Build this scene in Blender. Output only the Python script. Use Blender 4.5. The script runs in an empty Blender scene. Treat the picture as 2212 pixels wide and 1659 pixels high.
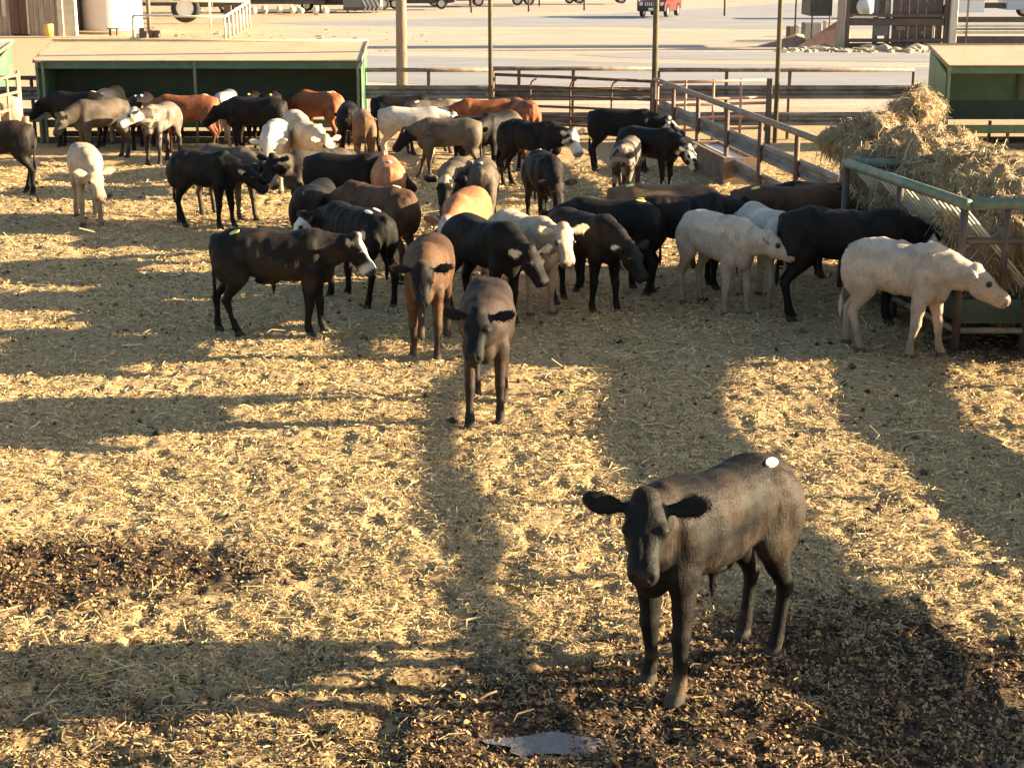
import bpy, bmesh, math, random
import numpy as np
from mathutils import Vector, Matrix
R = math.radians
random.seed(7); rng = np.random.default_rng(11)
scene = bpy.context.scene
COL = scene.collection

# ------------------------------------------------------------------ camera, sky, sun, exposure
H = 4.2
PITCH = math.atan(937/3500)
cam_d = bpy.data.cameras.new("camera"); cam_d.sensor_width = 36; cam_d.lens = 3500/2212*36
cam_d.clip_start = .1; cam_d.clip_end = 5000
cam = bpy.data.objects.new("camera", cam_d); COL.objects.link(cam)
cam.location = (0, 0, H); cam.rotation_euler = (R(90)-PITCH, 0, 0)
scene.camera = cam

SUN_EL = R(14.0)
SUN_AZ = R(3.0)            # sun stands to the right (+X), this far round towards +Y
w = bpy.data.worlds.new("World"); scene.world = w; w.use_nodes = True
nt = w.node_tree; nt.nodes.clear()
sky = nt.nodes.new("ShaderNodeTexSky"); sky.sky_type = 'NISHITA'; sky.sun_disc = False
sky.sun_elevation = SUN_EL; sky.sun_rotation = R(90)-SUN_AZ
sky.air_density = 1.0; sky.dust_density = 1.5
bg = nt.nodes.new("ShaderNodeBackground"); bg.inputs[1].default_value = 0.05
wo = nt.nodes.new("ShaderNodeOutputWorld")
nt.links.new(sky.outputs[0], bg.inputs[0]); nt.links.new(bg.outputs[0], wo.inputs[0])
sd = bpy.data.lights.new("sun", 'SUN'); sd.energy = 5.0; sd.angle = R(0.5); sd.color = (1.0, .78, .49)
sun = bpy.data.objects.new("sun", sd); COL.objects.link(sun)
tosun = Vector((math.cos(SUN_AZ)*math.cos(SUN_EL), math.sin(SUN_AZ)*math.cos(SUN_EL), math.sin(SUN_EL)))
sun.rotation_euler = (-tosun).to_track_quat('-Z', 'Y').to_euler(); sun.location = (30, 0, 30)
vs = scene.view_settings
vs.view_transform = 'Standard'; vs.look = 'None'; vs.gamma = 1; vs.exposure = 2.38; vs.use_curve_mapping = False
scene.cycles.max_bounces = 5; scene.cycles.use_denoising = True

# ------------------------------------------------------------------ where things stand (survey of the photo)
_c, _s = math.cos(PITCH), math.sin(PITCH)
def P(px, py, z=0.0):
    u = (px-1106)/3500; v = (829.5-py)/3500
    d = (u, _c+v*_s, -_s+v*_c); t = (z-H)/d[2]
    return Vector((d[0]*t, d[1]*t, z))
def Zat(p, py):
    v = (829.5-py)/3500; t = p[1]/(_c+v*_s)
    return H+t*(-_s+v*_c)

# ------------------------------------------------------------------ numpy value noise
_perm = rng.random((256, 256))
def vnoise(x, y):
    xi = np.floor(x).astype(int); yi = np.floor(y).astype(int)
    fx = x-xi; fy = y-yi; fx = fx*fx*(3-2*fx); fy = fy*fy*(3-2*fy)
    a = _perm[xi % 256, yi % 256]; b = _perm[(xi+1) % 256, yi % 256]
    c = _perm[xi % 256, (yi+1) % 256]; d = _perm[(xi+1) % 256, (yi+1) % 256]
    return (a*(1-fx)+b*fx)*(1-fy)+(c*(1-fx)+d*fx)*fy
def sstep(e0, e1, x):
    t = np.clip((x-e0)/(e1-e0), 0, 1); return t*t*(3-2*t)
def mudmask(x, y):
    n = vnoise(x*.9+3, y*.9+8)*.6+vnoise(x*2.7, y*2.7)*.4
    m = sstep(10.2, 8.3, y+(n-.5)*2.4-.35*sstep(-1, 2, x))*.95
    p = np.exp(-(((x+3.2)/1.35)**2+((y-10.62)/.58)**2))*1.9
    q = np.exp(-(((x-6.3)/2.0)**2+((y-17.3)/1.1)**2))*1.2
    m = m*(.50+.50*sstep(-1.2, .8, x))
    m = m+1.2*np.exp(-(((x-.24)/.7)**2+((y-8.12)/.35)**2))
    return np.clip(m+p*sstep(.2, .5, n)+q, 0, 1)
def gheight(x, y):
    near = sstep(40, 33, y)
    z = (vnoise(x*.7, y*.7)-.5)*.05
    z = z+(vnoise(x*2.6+9, y*2.6)-.5)*.035
    h = vnoise(x*7.5, y*7.5+4); z = z-sstep(.62, .85, h)*.028
    z = z-sstep(.60, .78, vnoise(x*4.6+31, y*4.6+17))*.035*sstep(12.5, 9, y)
    z = z+(vnoise(x*17+2, y*17)-.5)*.022
    z = z+(vnoise(x*38, y*38+6)-.5)*.014
    z = z-.030*np.exp(-(((x-.24)/.42)**2+((y-8.12)/.22)**2))
    return z*near-.06*(1-near)

# ------------------------------------------------------------------ materials
def newmat(name):
    m = bpy.data.materials.new(name); m.use_nodes = True
    t = m.node_tree; b = t.nodes["Principled BSDF"]
    return m, t, b
def N(t, typ, **kw):
    n = t.nodes.new(typ)
    for k, v in kw.items():
        if k.startswith("i_"):
            n.inputs[k[2:].replace("_", " ")].default_value = v
        else: setattr(n, k, v)
    return n
def mix(t, a, b, f):
    m = N(t, "ShaderNodeMix", data_type='RGBA')
    for i, v in ((0, f), (6, a), (7, b)):
        if hasattr(v, "links"): t.links.new(v, m.inputs[i])
        else: m.inputs[i].default_value = v if i == 0 else (*v, 1) if len(v) == 3 else v
    return m.outputs[2]
def noise(t, scale, detail=3, rough=.55, vec=None, stretch=None):
    n = N(t, "ShaderNodeTexNoise"); n.inputs["Scale"].default_value = scale
    n.inputs["Detail"].default_value = detail; n.inputs["Roughness"].default_value = rough
    if vec is not None:
        if stretch:
            mp = N(t, "ShaderNodeMapping"); mp.inputs["Scale"].default_value = stretch
            t.links.new(vec, mp.inputs[0]); vec = mp.outputs[0]
        t.links.new(vec, n.inputs["Vector"])
    return n.outputs["Fac"]
def ramp(t, f, a, b):
    r = N(t, "ShaderNodeMapRange"); r.clamp = True
    r.inputs["From Min"].default_value = a; r.inputs["From Max"].default_value = b
    t.links.new(f, r.inputs[0]); return r.outputs[0]
def bump(t, b, h, strength, dist):
    n = N(t, "ShaderNodeBump"); n.inputs["Strength"].default_value = strength; n.inputs["Distance"].default_value = dist
    t.links.new(h, n.inputs["Height"]); t.links.new(n.outputs[0], b.inputs["Normal"])
MATS = {}
def M(name, c1, c2=None, scale=6, rough=.6, metal=0, c3=None, bs=.3, spec=.5, stretch=None, lo=.42, hi=.62):
    """weathered procedural material: two or three colours mottled by noise, with fine relief"""
    if name in MATS: return MATS[name]
    m, t, b = newmat(name)
    co = N(t, "ShaderNodeTexCoord").outputs["Object"]
    c2 = c2 or tuple(x*.75 for x in c1)
    f = ramp(t, noise(t, scale, 5, .65, co, stretch), lo, hi)
    col = mix(t, c1, c2, f)
    if c3: col = mix(t, col, c3, ramp(t, noise(t, scale*3.3, 4, .7, co, stretch), .58, .7))
    t.links.new(col, b.inputs["Base Color"])
    b.inputs["Roughness"].default_value = rough; b.inputs["Metallic"].default_value = metal
    b.inputs["Specular IOR Level"].default_value = spec
    bump(t, b, noise(t, scale*9, 3, .6, co), bs, .01)
    MATS[name] = m; return m
green = lambda: M("green_paint", (.055, .13, .075), (.09, .17, .10), 2.5, .5, c3=(.10, .075, .045))
greend = lambda: M("worn_green_paint", (.035, .062, .040), (.05, .07, .042), 2.0, .65, c3=(.06, .055, .035))
greenrail = lambda: M("green_worn_rail", (.10, .165, .10), (.21, .205, .14), 7, .5, c3=(.22, .15, .09))
rust = lambda: M("rusty_pipe", (.10, .055, .035), (.17, .11, .07), 5, .7, c3=(.05, .03, .025))
rustl = lambda: M("faded_pipe", (.26, .21, .15), (.16, .11, .07), 6, .6, c3=(.09, .05, .03))
galv = lambda: M("weathered_guardrail", (.24, .24, .235), (.14, .12, .10), 1.7, .5, .35, c3=(.12, .06, .035), stretch=(1, 1, 3))
tanroof = lambda: M("tan_sheet_roof", (.58, .44, .27), (.52, .395, .24), 1.2, .5, c3=(.42, .31, .19))
white = lambda: M("white_paint", (.80, .78, .72), (.72, .69, .62), 1.5, .5)
cream = lambda: M("cream_paint", (.66, .62, .45), (.55, .50, .36), 3, .55)
darks = lambda: M("dark_steel", (.05, .045, .04), (.085, .07, .055), 4, .6)
brownst = lambda: M("brown_steel", (.11, .075, .06), (.075, .055, .045), 3, .65)
wood = lambda: M("weathered_wood", (.27, .21, .16), (.17, .13, .10), 6, .8, stretch=(5, 5, .4), bs=.6)
redp = lambda: M("red_car_paint", (.12, .013, .012), (.10, .012, .011), 1, .25)
rubber = lambda: M("tyre_rubber", (.018, .018, .018), (.035, .032, .03), 6, .8)
glass = lambda: M("dark_glass", (.02, .025, .03), (.03, .035, .04), 1, .08)
chrome = lambda: M("bright_metal", (.6, .6, .6), (.5, .5, .5), 3, .3, .8)
pink = lambda: M("primer_pipe", (.42, .25, .17), (.34, .19, .13), 6, .6, c3=(.22, .10, .06))
conc = lambda: M("concrete", (.24, .17, .12), (.15, .10, .07), 4, .85, c3=(.10, .065, .045))

def ground_material():
    m, t, b = newmat("pen_ground")
    geo = N(t, "ShaderNodeNewGeometry").outputs["Position"]
    at = N(t, "ShaderNodeAttribute", attribute_name="mud").outputs["Fac"]
    sep = N(t, "ShaderNodeSeparateXYZ"); t.links.new(geo, sep.inputs[0])
    f1 = ramp(t, noise(t, 14, 6, .72, geo, (1.0, 1.5, 1)), .36, .62)
    f2 = ramp(t, noise(t, 45, 4, .7, geo), .42, .6)
    f3 = ramp(t, noise(t, 1.6, 4, .6, geo), .35, .7)
    straw = mix(t, (.50, .355, .17), (.64, .475, .24), f2)
    f1s = N(t, "ShaderNodeMath", operation='MULTIPLY'); t.links.new(f1, f1s.inputs[0]); f1s.inputs[1].default_value = .6
    straw = mix(t, straw, (.25, .17, .092), f1s.outputs[0])
    straw = mix(t, straw, (.40, .285, .15), f3)
    vo = N(t, "ShaderNodeTexVoronoi"); vo.inputs["Scale"].default_value = 20; t.links.new(geo, vo.inputs["Vector"])
    mud = mix(t, (.05, .03, .017), (.20, .12, .06), f2)
    mud = mix(t, mud, (.02, .013, .009), f1)
    md = N(t, "ShaderNodeMath", operation='ADD'); t.links.new(at, md.inputs[0])
    nn = N(t, "ShaderNodeMath", operation='MULTIPLY_ADD'); t.links.new(noise(t, 9, 5, .7, geo), nn.inputs[0]); nn.inputs[1].default_value = 1.6; nn.inputs[2].default_value = -.8
    t.links.new(nn.outputs[0], md.inputs[1])
    mf = ramp(t, md.outputs[0], .25, .75)
    pen = mix(t, straw, mud, mf)
    # beyond the pens: pale caliche yard
    g1 = noise(t, .35, 5, .6, geo, (.35, 1.3, 1)); g2 = noise(t, 3.0, 6, .7, geo)
    yard = mix(t, (.42, .36, .29), (.50, .43, .345), ramp(t, g1, .4, .62))
    g4 = noise(t, .9, 6, .72, geo, (.22, 1.6, 1))
    yard = mix(t, yard, (.34, .27, .205), ramp(t, g4, .52, .66))
    yard = mix(t, yard, (.33, .245, .165), ramp(t, g2, .60, .72))
    straw2 = mix(t, (.44, .35, .23), (.30, .21, .13), ramp(t, g2, .45, .65))
    yf = ramp(t, sep.outputs[1], 38.5, 46)
    y2 = N(t, "ShaderNodeMath", operation='MULTIPLY_ADD'); t.links.new(noise(t, .25, 3, .5, geo), y2.inputs[0]); y2.inputs[1].default_value = 14; t.links.new(sep.outputs[1], y2.inputs[2])
    far = mix(t, straw2, yard, ramp(t, y2.outputs[0], 48, 54))
    lx = N(t, "ShaderNodeMath", operation='MULTIPLY_ADD'); t.links.new(noise(t, .2, 4, .6, geo), lx.inputs[0]); lx.inputs[1].default_value = 8; t.links.new(sep.outputs[0], lx.inputs[2])
    far = mix(t, (.50, .36, .22), far, ramp(t, lx.outputs[0], -13, -3))
    far = mix(t, far, (.30, .19, .11), ramp(t, noise(t, 1.3, 6, .75, geo, (.6, 1.4, 1)), .6, .72))
    col = mix(t, pen, far, yf)
    t.links.new(col, b.inputs["Base Color"])
    b.inputs["Roughness"].default_value = .85
    b.inputs["Specular IOR Level"].default_value = .25
    bm_ = N(t, "ShaderNodeMath", operation='ADD'); t.links.new(noise(t, 60, 5, .7, geo), bm_.inputs[0]); t.links.new(noise(t, 16, 3, .6, geo), bm_.inputs[1])
    bump(t, b, bm_.outputs[0], .9, .02)
    return m
def attr_material(name, rough=.75, vary=.35, scale=8, bs=.0, spec=.3, transl=0):
    m, t, b = newmat(name)
    a = N(t, "ShaderNodeAttribute", attribute_name="tint").outputs["Color"]
    t.links.new(a, b.inputs["Base Color"]); b.inputs["Roughness"].default_value = rough
    b.inputs["Specular IOR Level"].default_value = spec
    return m
def coat_material():
    m, t, b = newmat("cattle_coat")
    co = N(t, "ShaderNodeTexCoord").outputs["Object"]
    a = N(t, "ShaderNodeAttribute", attribute_name="tint").outputs["Color"]
    n1 = noise(t, 9, 5, .65, co, (1, 1, 1.0)); n2 = noise(t, 70, 4, .7, co, (1.0, 1.0, .28))
    mul = N(t, "ShaderNodeMath", operation='MULTIPLY_ADD'); t.links.new(n2, mul.inputs[0]); mul.inputs[1].default_value = 1.1; mul.inputs[2].default_value = .42
    hsv = N(t, "ShaderNodeHueSaturation"); t.links.new(a, hsv.inputs["Color"]); t.links.new(mul.outputs[0], hsv.inputs["Value"])
    dust = mix(t, hsv.outputs[0], (.22, .16, .10), N(t, "ShaderNodeMath", operation='MULTIPLY').outputs[0])
    mm = t.nodes[-1]
    for n in t.nodes:
        if n.bl_idname == "ShaderNodeMath" and n.operation == 'MULTIPLY' and not n.inputs[0].links:
            t.links.new(ramp(t, n1, .5, .8), n.inputs[0]); n.inputs[1].default_value = .05
    t.links.new(dust, b.inputs["Base Color"])
    r = N(t, "ShaderNodeMapRange"); t.links.new(n1, r.inputs[0]); r.inputs["To Min"].default_value = .50; r.inputs["To Max"].default_value = .76
    t.links.new(r.outputs[0], b.inputs["Roughness"])
    b.inputs["Specular IOR Level"].default_value = .20
    b.inputs["Sheen Weight"].default_value = .0; b.inputs["Sheen Roughness"].default_value = .45
    b.inputs["Sheen Tint"].default_value = (.8, .6, .42, 1)
    ad = N(t, "ShaderNodeMath", operation='MULTIPLY_ADD'); t.links.new(n1, ad.inputs[0]); ad.inputs[1].default_value = .8
    t.links.new(n2, ad.inputs[2])
    bump(t, b, ad.outputs[0], .55, .012)
    return m
COAT = coat_material()
GROUND = ground_material()

# ------------------------------------------------------------------ mesh helpers
def tag(o, label=None, cat=None, group=None, kind=None):
    if label: o["label"] = label
    if cat: o["category"] = cat
    if group: o["group"] = group
    if kind: o["kind"] = kind
    return o
def thing(name, label, cat, loc=(0, 0, 0), rz=0, group=None):
    o = bpy.data.objects.new(name, None); COL.objects.link(o)
    o.empty_display_size = .2; o.location = loc; o.rotation_euler = (0, 0, rz)
    return tag(o, label, cat, group)
class MB:
    def __init__(s): s.v = []; s.f = []
    def add(s, vs, fs):
        n = len(s.v); s.v += [tuple(v) for v in vs]; s.f += [tuple(i+n for i in f) for f in fs]; return s
    def box(s, x0, x1, y0, y1, z0, z1):
        return s.add([(x, y, z) for z in (z0, z1) for y in (y0, y1) for x in (x0, x1)],
                     [(0, 2, 3, 1), (4, 5, 7, 6), (0, 1, 5, 4), (2, 6, 7, 3), (0, 4, 6, 2), (1, 3, 7, 5)])
    def bar(s, a, b, w, h, up=(0, 0, 1)):
        a, b = Vector(a), Vector(b); d = (b-a).normalized(); up = Vector(up)
        if abs(d.dot(up)) > .98: up = Vector((1, 0, 0))
        sd_ = d.cross(up).normalized()*w/2; u = sd_.cross(d).normalized()*h/2
        vs = [p+i*sd_+j*u for p in (a, b) for i, j in ((-1, -1), (1, -1), (1, 1), (-1, 1))]
        return s.add(vs, [(3, 2, 1, 0), (4, 5, 6, 7), (0, 1, 5, 4), (1, 2, 6, 5), (2, 3, 7, 6), (3, 0, 4, 7)])
    def tube(s, pts, r, n=10, cap=True):
        pts = [Vector(p) for p in pts]; k = len(pts); rr = r if hasattr(r, "__len__") else [r]*k
        rings = []; ref = None
        for i, p in enumerate(pts):
            d = ((pts[min(i+1, k-1)]-p).normalized()+(p-pts[max(i-1, 0)]).normalized()).normalized()
            if ref is None: ref = Vector((0, 0, 1)) if abs(d.z) < .9 else Vector((1, 0, 0))
            a = d.cross(ref).normalized(); b = a.cross(d).normalized(); ref = b if abs(d.z) < .99 else ref
            rings.append([p+(a*math.cos(2*math.pi*j/n)+b*math.sin(2*math.pi*j/n))*rr[i] for j in range(n)])
        vs = [v for r_ in rings for v in r_]
        fs = [(i*n+j, i*n+(j+1) % n, (i+1)*n+(j+1) % n, (i+1)*n+j) for i in range(k-1) for j in range(n)]
        if cap: fs += [tuple(range(n))[::-1], tuple((k-1)*n+j for j in range(n))]
        return s.add(vs, fs)
    def extrude(s, prof, y0, y1):           # profile in x,z pulled along y
        n = len(prof)
        return s.add([(x, y0, z) for x, z in prof]+[(x, y1, z) for x, z in prof],
                     [tuple(range(n)), tuple(range(n, 2*n))[::-1]]+[(j, j+n, (j+1) % n+n, (j+1) % n) for j in range(n)])
    def sphere(s, c, r, nu=12, nv=8):
        c = Vector(c); r = Vector(r) if hasattr(r, "__len__") else Vector((r, r, r))
        vs = [c+Vector((0, 0, r.z))]+[c+Vector((r.x*math.sin(math.pi*i/nv)*math.cos(2*math.pi*j/nu), r.y*math.sin(math.pi*i/nv)*math.sin(2*math.pi*j/nu), r.z*math.cos(math.pi*i/nv))) for i in range(1, nv) for j in range(nu)]+[c-Vector((0, 0, r.z))]
        fs = [(0, 1+j, 1+(j+1) % nu) for j in range(nu)]
        fs += [(1+i*nu+j, 1+(i+1)*nu+j, 1+(i+1)*nu+(j+1) % nu, 1+i*nu+(j+1) % nu) for i in range(nv-2) for j in range(nu)]
        l = len(vs)-1; b = 1+(nv-2)*nu
        fs += [(l, b+(j+1) % nu, b+j) for j in range(nu)]
        return s.add(vs, fs)
    def build(s, name, mat, parent=None, smooth=False, bevel=0, fix=True):
        me = bpy.data.meshes.new(name); me.from_pydata(s.v, [], s.f)
        if fix or bevel:
            b = bmesh.new(); b.from_mesh(me); bmesh.ops.recalc_face_normals(b, faces=b.faces)
            if bevel: bmesh.ops.bevel(b, geom=b.edges[:], offset=bevel, segments=1, affect='EDGES')
            b.to_mesh(me); b.free()
        if smooth: me.shade_smooth()
        me.materials.append(mat)
        o = bpy.data.objects.new(name, me); COL.objects.link(o)
        if parent is not None: o.parent = parent
        return o
def npmesh(name, V, F4, mat, tint=None, facesize=4):
    me = bpy.data.meshes.new(name); nf = len(F4)
    me.vertices.add(len(V)); me.vertices.foreach_set("co", np.asarray(V, dtype=np.float32).ravel())
    me.loops.add(nf*facesize); me.loops.foreach_set("vertex_index", np.asarray(F4, dtype=np.int32).ravel())
    me.polygons.add(nf); me.polygons.foreach_set("loop_start", np.arange(0, nf*facesize, facesize, dtype=np.int32))
    if tint is not None:
        a = me.attributes.new("tint", 'FLOAT_COLOR', 'POINT')
        a.data.foreach_set("color", np.hstack([tint, np.ones((len(tint), 1))]).astype(np.float32).ravel())
    me.update(); me.validate(); me.materials.append(mat)
    o = bpy.data.objects.new(name, me); COL.objects.link(o); return o

# ------------------------------------------------------------------ the ground
def make_ground():
    ny, nx = 560, 560
    Y = np.exp(np.linspace(math.log(4.5), math.log(46), ny)); u = np.linspace(-1, 1, nx)
    YY = np.repeat(Y[:, None], nx, 1); XX = u[None, :]*(YY*.42+2.5)
    ZZ = gheight(XX, YY)
    V = np.stack([XX, YY, ZZ], -1).reshape(-1, 3)
    i = np.arange(ny-1)[:, None]*nx+np.arange(nx-1)[None, :]
    F = np.stack([i, i+1, i+nx+1, i+nx], -1).reshape(-1, 4)
    o = npmesh("pen_ground", V, F, GROUND); me = o.data; me.shade_smooth()
    a = me.attributes.new("mud", 'FLOAT', 'POINT'); a.data.foreach_set("value", mudmask(V[:, 0], V[:, 1]).astype(np.float32))
    tag(o, kind="structure")
    b = MB().add([(-1500, -60, -.075), (1500, -60, -.075), (1500, 3000, -.075), (-1500, 3000, -.075)], [(0, 1, 2, 3)]).build("yard_ground", GROUND, fix=False)
    tag(b, kind="structure")
make_ground()

def scatter(name, n, seed, kind):
    """loose straw, chips and clods lying on the pen ground"""
    r = np.random.default_rng(seed)
    d0, d1 = (7.0, 33.0)
    Y = np.exp(r.uniform(math.log(d0), math.log(d1), n)) if kind != 'chip' else np.exp(r.uniform(math.log(7.0), math.log(13.5), n))
    X = r.uniform(-1, 1, n)*(Y*.36+.8)
    mud = mudmask(X, Y)
    yaw = r.uniform(0, math.pi*2, n); tilt = r.normal(0, .28, n)
    if kind == 'straw':
        keep = r.random(n) > mud*.75+.55*sstep(.55, .3, vnoise(X*2.2+40, Y*2.2)*.55+vnoise(X*7, Y*7+13)*.45); L = r.lognormal(math.log(.0145), .7, n)*(.7+Y/26); W = r.uniform(.0012, .0032, n)*(.7+Y/14)
        pale = r.random((n, 1))
        C = np.array([.72, .54, .275])*pale+np.array([.50, .355, .17])*(1-pale)
        C *= r.uniform(.65, 1.15, (n, 1)); C *= (1-.5*mud[:, None])
        C[r.random(n) < .05] = (.22, .24, .10)
    else:
        keep = r.random(n) < (mud*.9+.06)*sstep(.15, .6, vnoise(X*3.1+5, Y*3.1)*.6+vnoise(X*9, Y*9+3)*.4); L = np.minimum(r.lognormal(math.log(.0085), .42, n), .018); W = L*r.uniform(.3, .8, n)
        pale = r.random((n, 1))**1.6; C = np.array([.52, .32, .14])*pale+np.array([.06, .035, .02])*(1-pale)
        tilt = r.normal(0, .7, n)
    X, Y, L, W, yaw, tilt, C = X[keep], Y[keep], L[keep], W[keep], yaw[keep], tilt[keep], C[keep]
    n = len(X); Z = gheight(X, Y)+r.uniform(.002, .016, n)
    dx = np.cos(yaw)*np.cos(tilt); dy = np.sin(yaw)*np.cos(tilt); dz = np.sin(tilt)
    D = np.stack([dx, dy, dz], 1)*L[:, None]; S = np.stack([-np.sin(yaw), np.cos(yaw), r.normal(0, .5, n)], 1)*W[:, None]
    Cn = np.stack([X, Y, Z], 1); B = np.zeros((n, 3)); B[:, 2] = r.uniform(0, .35, n)*L
    B[:, :2] = r.normal(0, .30, (n, 2))*L[:, None]
    V = np.stack([Cn-D-S, Cn-D+S, Cn+B-S, Cn+B+S, Cn+D-S, Cn+D+S], 1)
    k = np.arange(n)[:, None]*6
    F = np.concatenate([k+np.array([0, 2, 3, 1]), k+np.array([2, 4, 5, 3])])
    o = npmesh(name, V.reshape(-1, 3), F, attr_material(name+"_fibre"), np.repeat(C, 6, 0))
    return o
o = scatter("loose_straw", 380000, 3, 'straw'); tag(o, "loose pale straw littered over the pen floor", "straw", kind="stuff")
o = scatter("manure_chips", 150000, 5, 'chip'); tag(o, "broken brown manure chips trampled into the near pen floor", "manure", kind="stuff")

def clods(n, seed):
    r = np.random.default_rng(seed)
    Y = np.exp(r.uniform(math.log(7), math.log(30), n)); X = r.uniform(-1, 1, n)*(Y*.36+.6); mud = mudmask(X, Y)
    keep = r.random(n) < mud*.8+.25; X, Y = X[keep], Y[keep]; n = len(X)
    S = r.lognormal(math.log(.011), .45, n)*(.7+Y/26)
    base = np.array([(1, 0, 0), (0, 1, 0), (-1, 0, 0), (0, -1, 0), (0, 0, .7), (0, 0, -.7)], float)
    V = base[None]*S[:, None, None]*r.uniform(.5, 1.5, (n, 6, 1))
    a = r.uniform(0, 6.28, n); ca, sa = np.cos(a), np.sin(a)
    V = np.stack([V[..., 0]*ca[:, None]-V[..., 1]*sa[:, None], V[..., 0]*sa[:, None]+V[..., 1]*ca[:, None], V[..., 2]], -1)
    V += np.stack([X, Y, gheight(X, Y)+S*.25], 1)[:, None, :]
    F = np.array([(0, 1, 4), (1, 2, 4), (2, 3, 4), (3, 0, 4), (1, 0, 5), (2, 1, 5), (3, 2, 5), (0, 3, 5)])
    F = (np.arange(n)[:, None, None]*6+F[None]).reshape(-1, 3)
    c = np.array([.07, .045, .028])*r.uniform(.4, 2.2, (n, 1))
    o = npmesh("manure_clods", V.reshape(-1, 3), F, attr_material("clod_dung", .9), np.repeat(c, 6, 0), 3)
    tag(o, "dark manure clods scattered across the pen floor", "manure", kind="stuff")
clods(26000, 9)

# shallow puddle near the calf
def puddle(px, py, rx, ry, name_label):
    c = P(px, py); mb = MB(); n = 48; ph = px*.1
    vs = [(c.x, c.y, -.021)]+[(c.x+rx*math.cos(6.283*i/n)*(1+.22*math.sin(6.283*i/n*3+ph)+.10*math.sin(6.283*i/n*7)), c.y+ry*math.sin(6.283*i/n)*(1+.2*math.sin(6.283*i/n*5+ph)), -.021) for i in range(n)]
    mb.add(vs, [(0, 1+i, 1+(i+1) % n) for i in range(n)])
    m, t, b = newmat("puddle_water_sky_tint"); b.inputs["Base Color"].default_value = (.17, .15, .145, 1); b.inputs["Roughness"].default_value = .16  # sky reflection painted into the puddle as a pale grey base
    geo = N(t, "ShaderNodeNewGeometry").outputs["Position"]; bump(t, b, noise(t, 22, 4, .6, geo), .8, .03)
    o = mb.build("puddle", m, fix=False); tag(o, name_label, "puddle", kind="stuff")
puddle(1195, 1600, .33, .13, "shallow pale puddle in the mud at the bottom of the pen")
puddle(2190, 1648, .22, .10, "small wet patch in the mud near the bottom right corner")

# ------------------------------------------------------------------ fences
def wbeam(a, b, zc, parent, name="guardrail_beam", mat=None, h=.31, off=.05):
    a, b = Vector(a), Vector(b); d = (b-a).normalized(); nrm = Vector((d.y, -d.x, 0))
    prof = [(-.155, 0), (-.12, .035), (-.075, .035), (-.03, -.03), (.03, -.03), (.075, .035), (.12, .035), (.155, 0)]
    mb = MB(); vs = []
    for p in (a, b):
        for th in (0, -.012):
            vs += [Vector((p.x, p.y, zc+z*h/.31))+nrm*(off+o+th) for z, o in prof]
    n = len(prof)
    fs = [(j, j+1, 2*n+j+1, 2*n+j) for j in range(n-1)]+[(n+j+1, n+j, 3*n+j, 3*n+j+1) for j in range(n-1)]
    fs += [(0, 2*n, 3*n, n), (n-1, 2*n-1, 4*n-1, 3*n-1)]
    fs += [(j+1, j, n+j, n+j+1) for j in range(n-1)]+[(2*n+j, 2*n+j+1, 3*n+j+1, 3*n+j) for j in range(n-1)]
    mb.add(vs, fs); return mb.build(name, mat or galv(), parent)
def L(parent_loc, p): return Vector(p)-Vector(parent_loc)

def pipe_fence(label, pts, ztop, rails=(), beams=(), posts=None, r=.05, pr=.04, group=None, pmat=None, rmat=None, off=.05, name="pipe_fence"):
    base = Vector((pts[0][0], pts[0][1], 0)); t = thing(name, label, "fence", base, 0, group)
    loc = lambda p, z: Vector((p[0]-base.x, p[1]-base.y, z))
    pmat = pmat or rust(); rmat = rmat or rustl()
    MB().tube([loc(p, ztop) for p in pts], r).build("top_rail", rmat, t, True)
    for z in rails: MB().tube([loc(p, z) for p in pts], .03, 8).build("rail", rmat, t, True)
    for z in beams:
        for a, b in zip(pts[:-1], pts[1:]): wbeam(loc(a, 0), loc(b, 0), z, t, off=off)
    for p in (posts or pts): MB().tube([loc(p, -.08), loc(p, ztop-r*.5)], pr).build("post", pmat, t, True)
    return t
Yf = 37.9
# back fence, from the long shelter to the right-hand one
x0, x1 = P(790, 296).x, P(1065, 296).x
pipe_fence("rusty pipe fence with guardrail beams between the long shelter and first tall post", [(x0, Yf), ((x0+x1)/2, Yf), (x1, Yf)], 1.53, beams=(1.03, .42))
x2 = P(1410, 296).x; x3 = P(1965, 296).x
pipe_fence("rusty pipe fence with guardrail beams behind the swung pen gate", [(x1, Yf+.15), (P(1121, 296).x, Yf+.15), ((x1+x2)/2, Yf+.15), (x2, Yf+.15)], 1.55, beams=(.98, .40))
pipe_fence("pale pipe fence with three guardrail beams left of the right shelter", [(x2+.1, Yf), (P(1565, 296).x, Yf), (P(1675, 296).x, Yf), (P(1700, 296).x, Yf), (x3, Yf)], 1.53, beams=(1.03, .42))
pipe_fence("short pipe and guardrail fence left of the long shelter", [(P(-60, 300).x, Yf), (P(67, 300).x, Yf), (P(92, 300).x, Yf)], 1.35, beams=(1.0, .5), rmat=rust())
# tall posts
for px, py, lab, rr in ((1060, 297, "leftmost of three tall thin steel posts, at the gate hinge", .05), (1410, 303, "tall thin steel post where the diagonal fence meets the swung gate", .065), (1672, 303, "tall thin steel post behind the diagonal fence, nearest the right shelter", .055)):
    p = P(px, py)
    o = MB().tube([(0, 0, -.1), (0, 0, 7.5)], rr, 12).build("steel_post", M('steel_post_paint', (.13, .12, .075), (.09, .075, .045), 3, .6, c3=(.10, .055, .03)), None, True); o.location = (p.x, p.y-.12, 0); tag(o, lab, "post", "tall steel posts")
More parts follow.
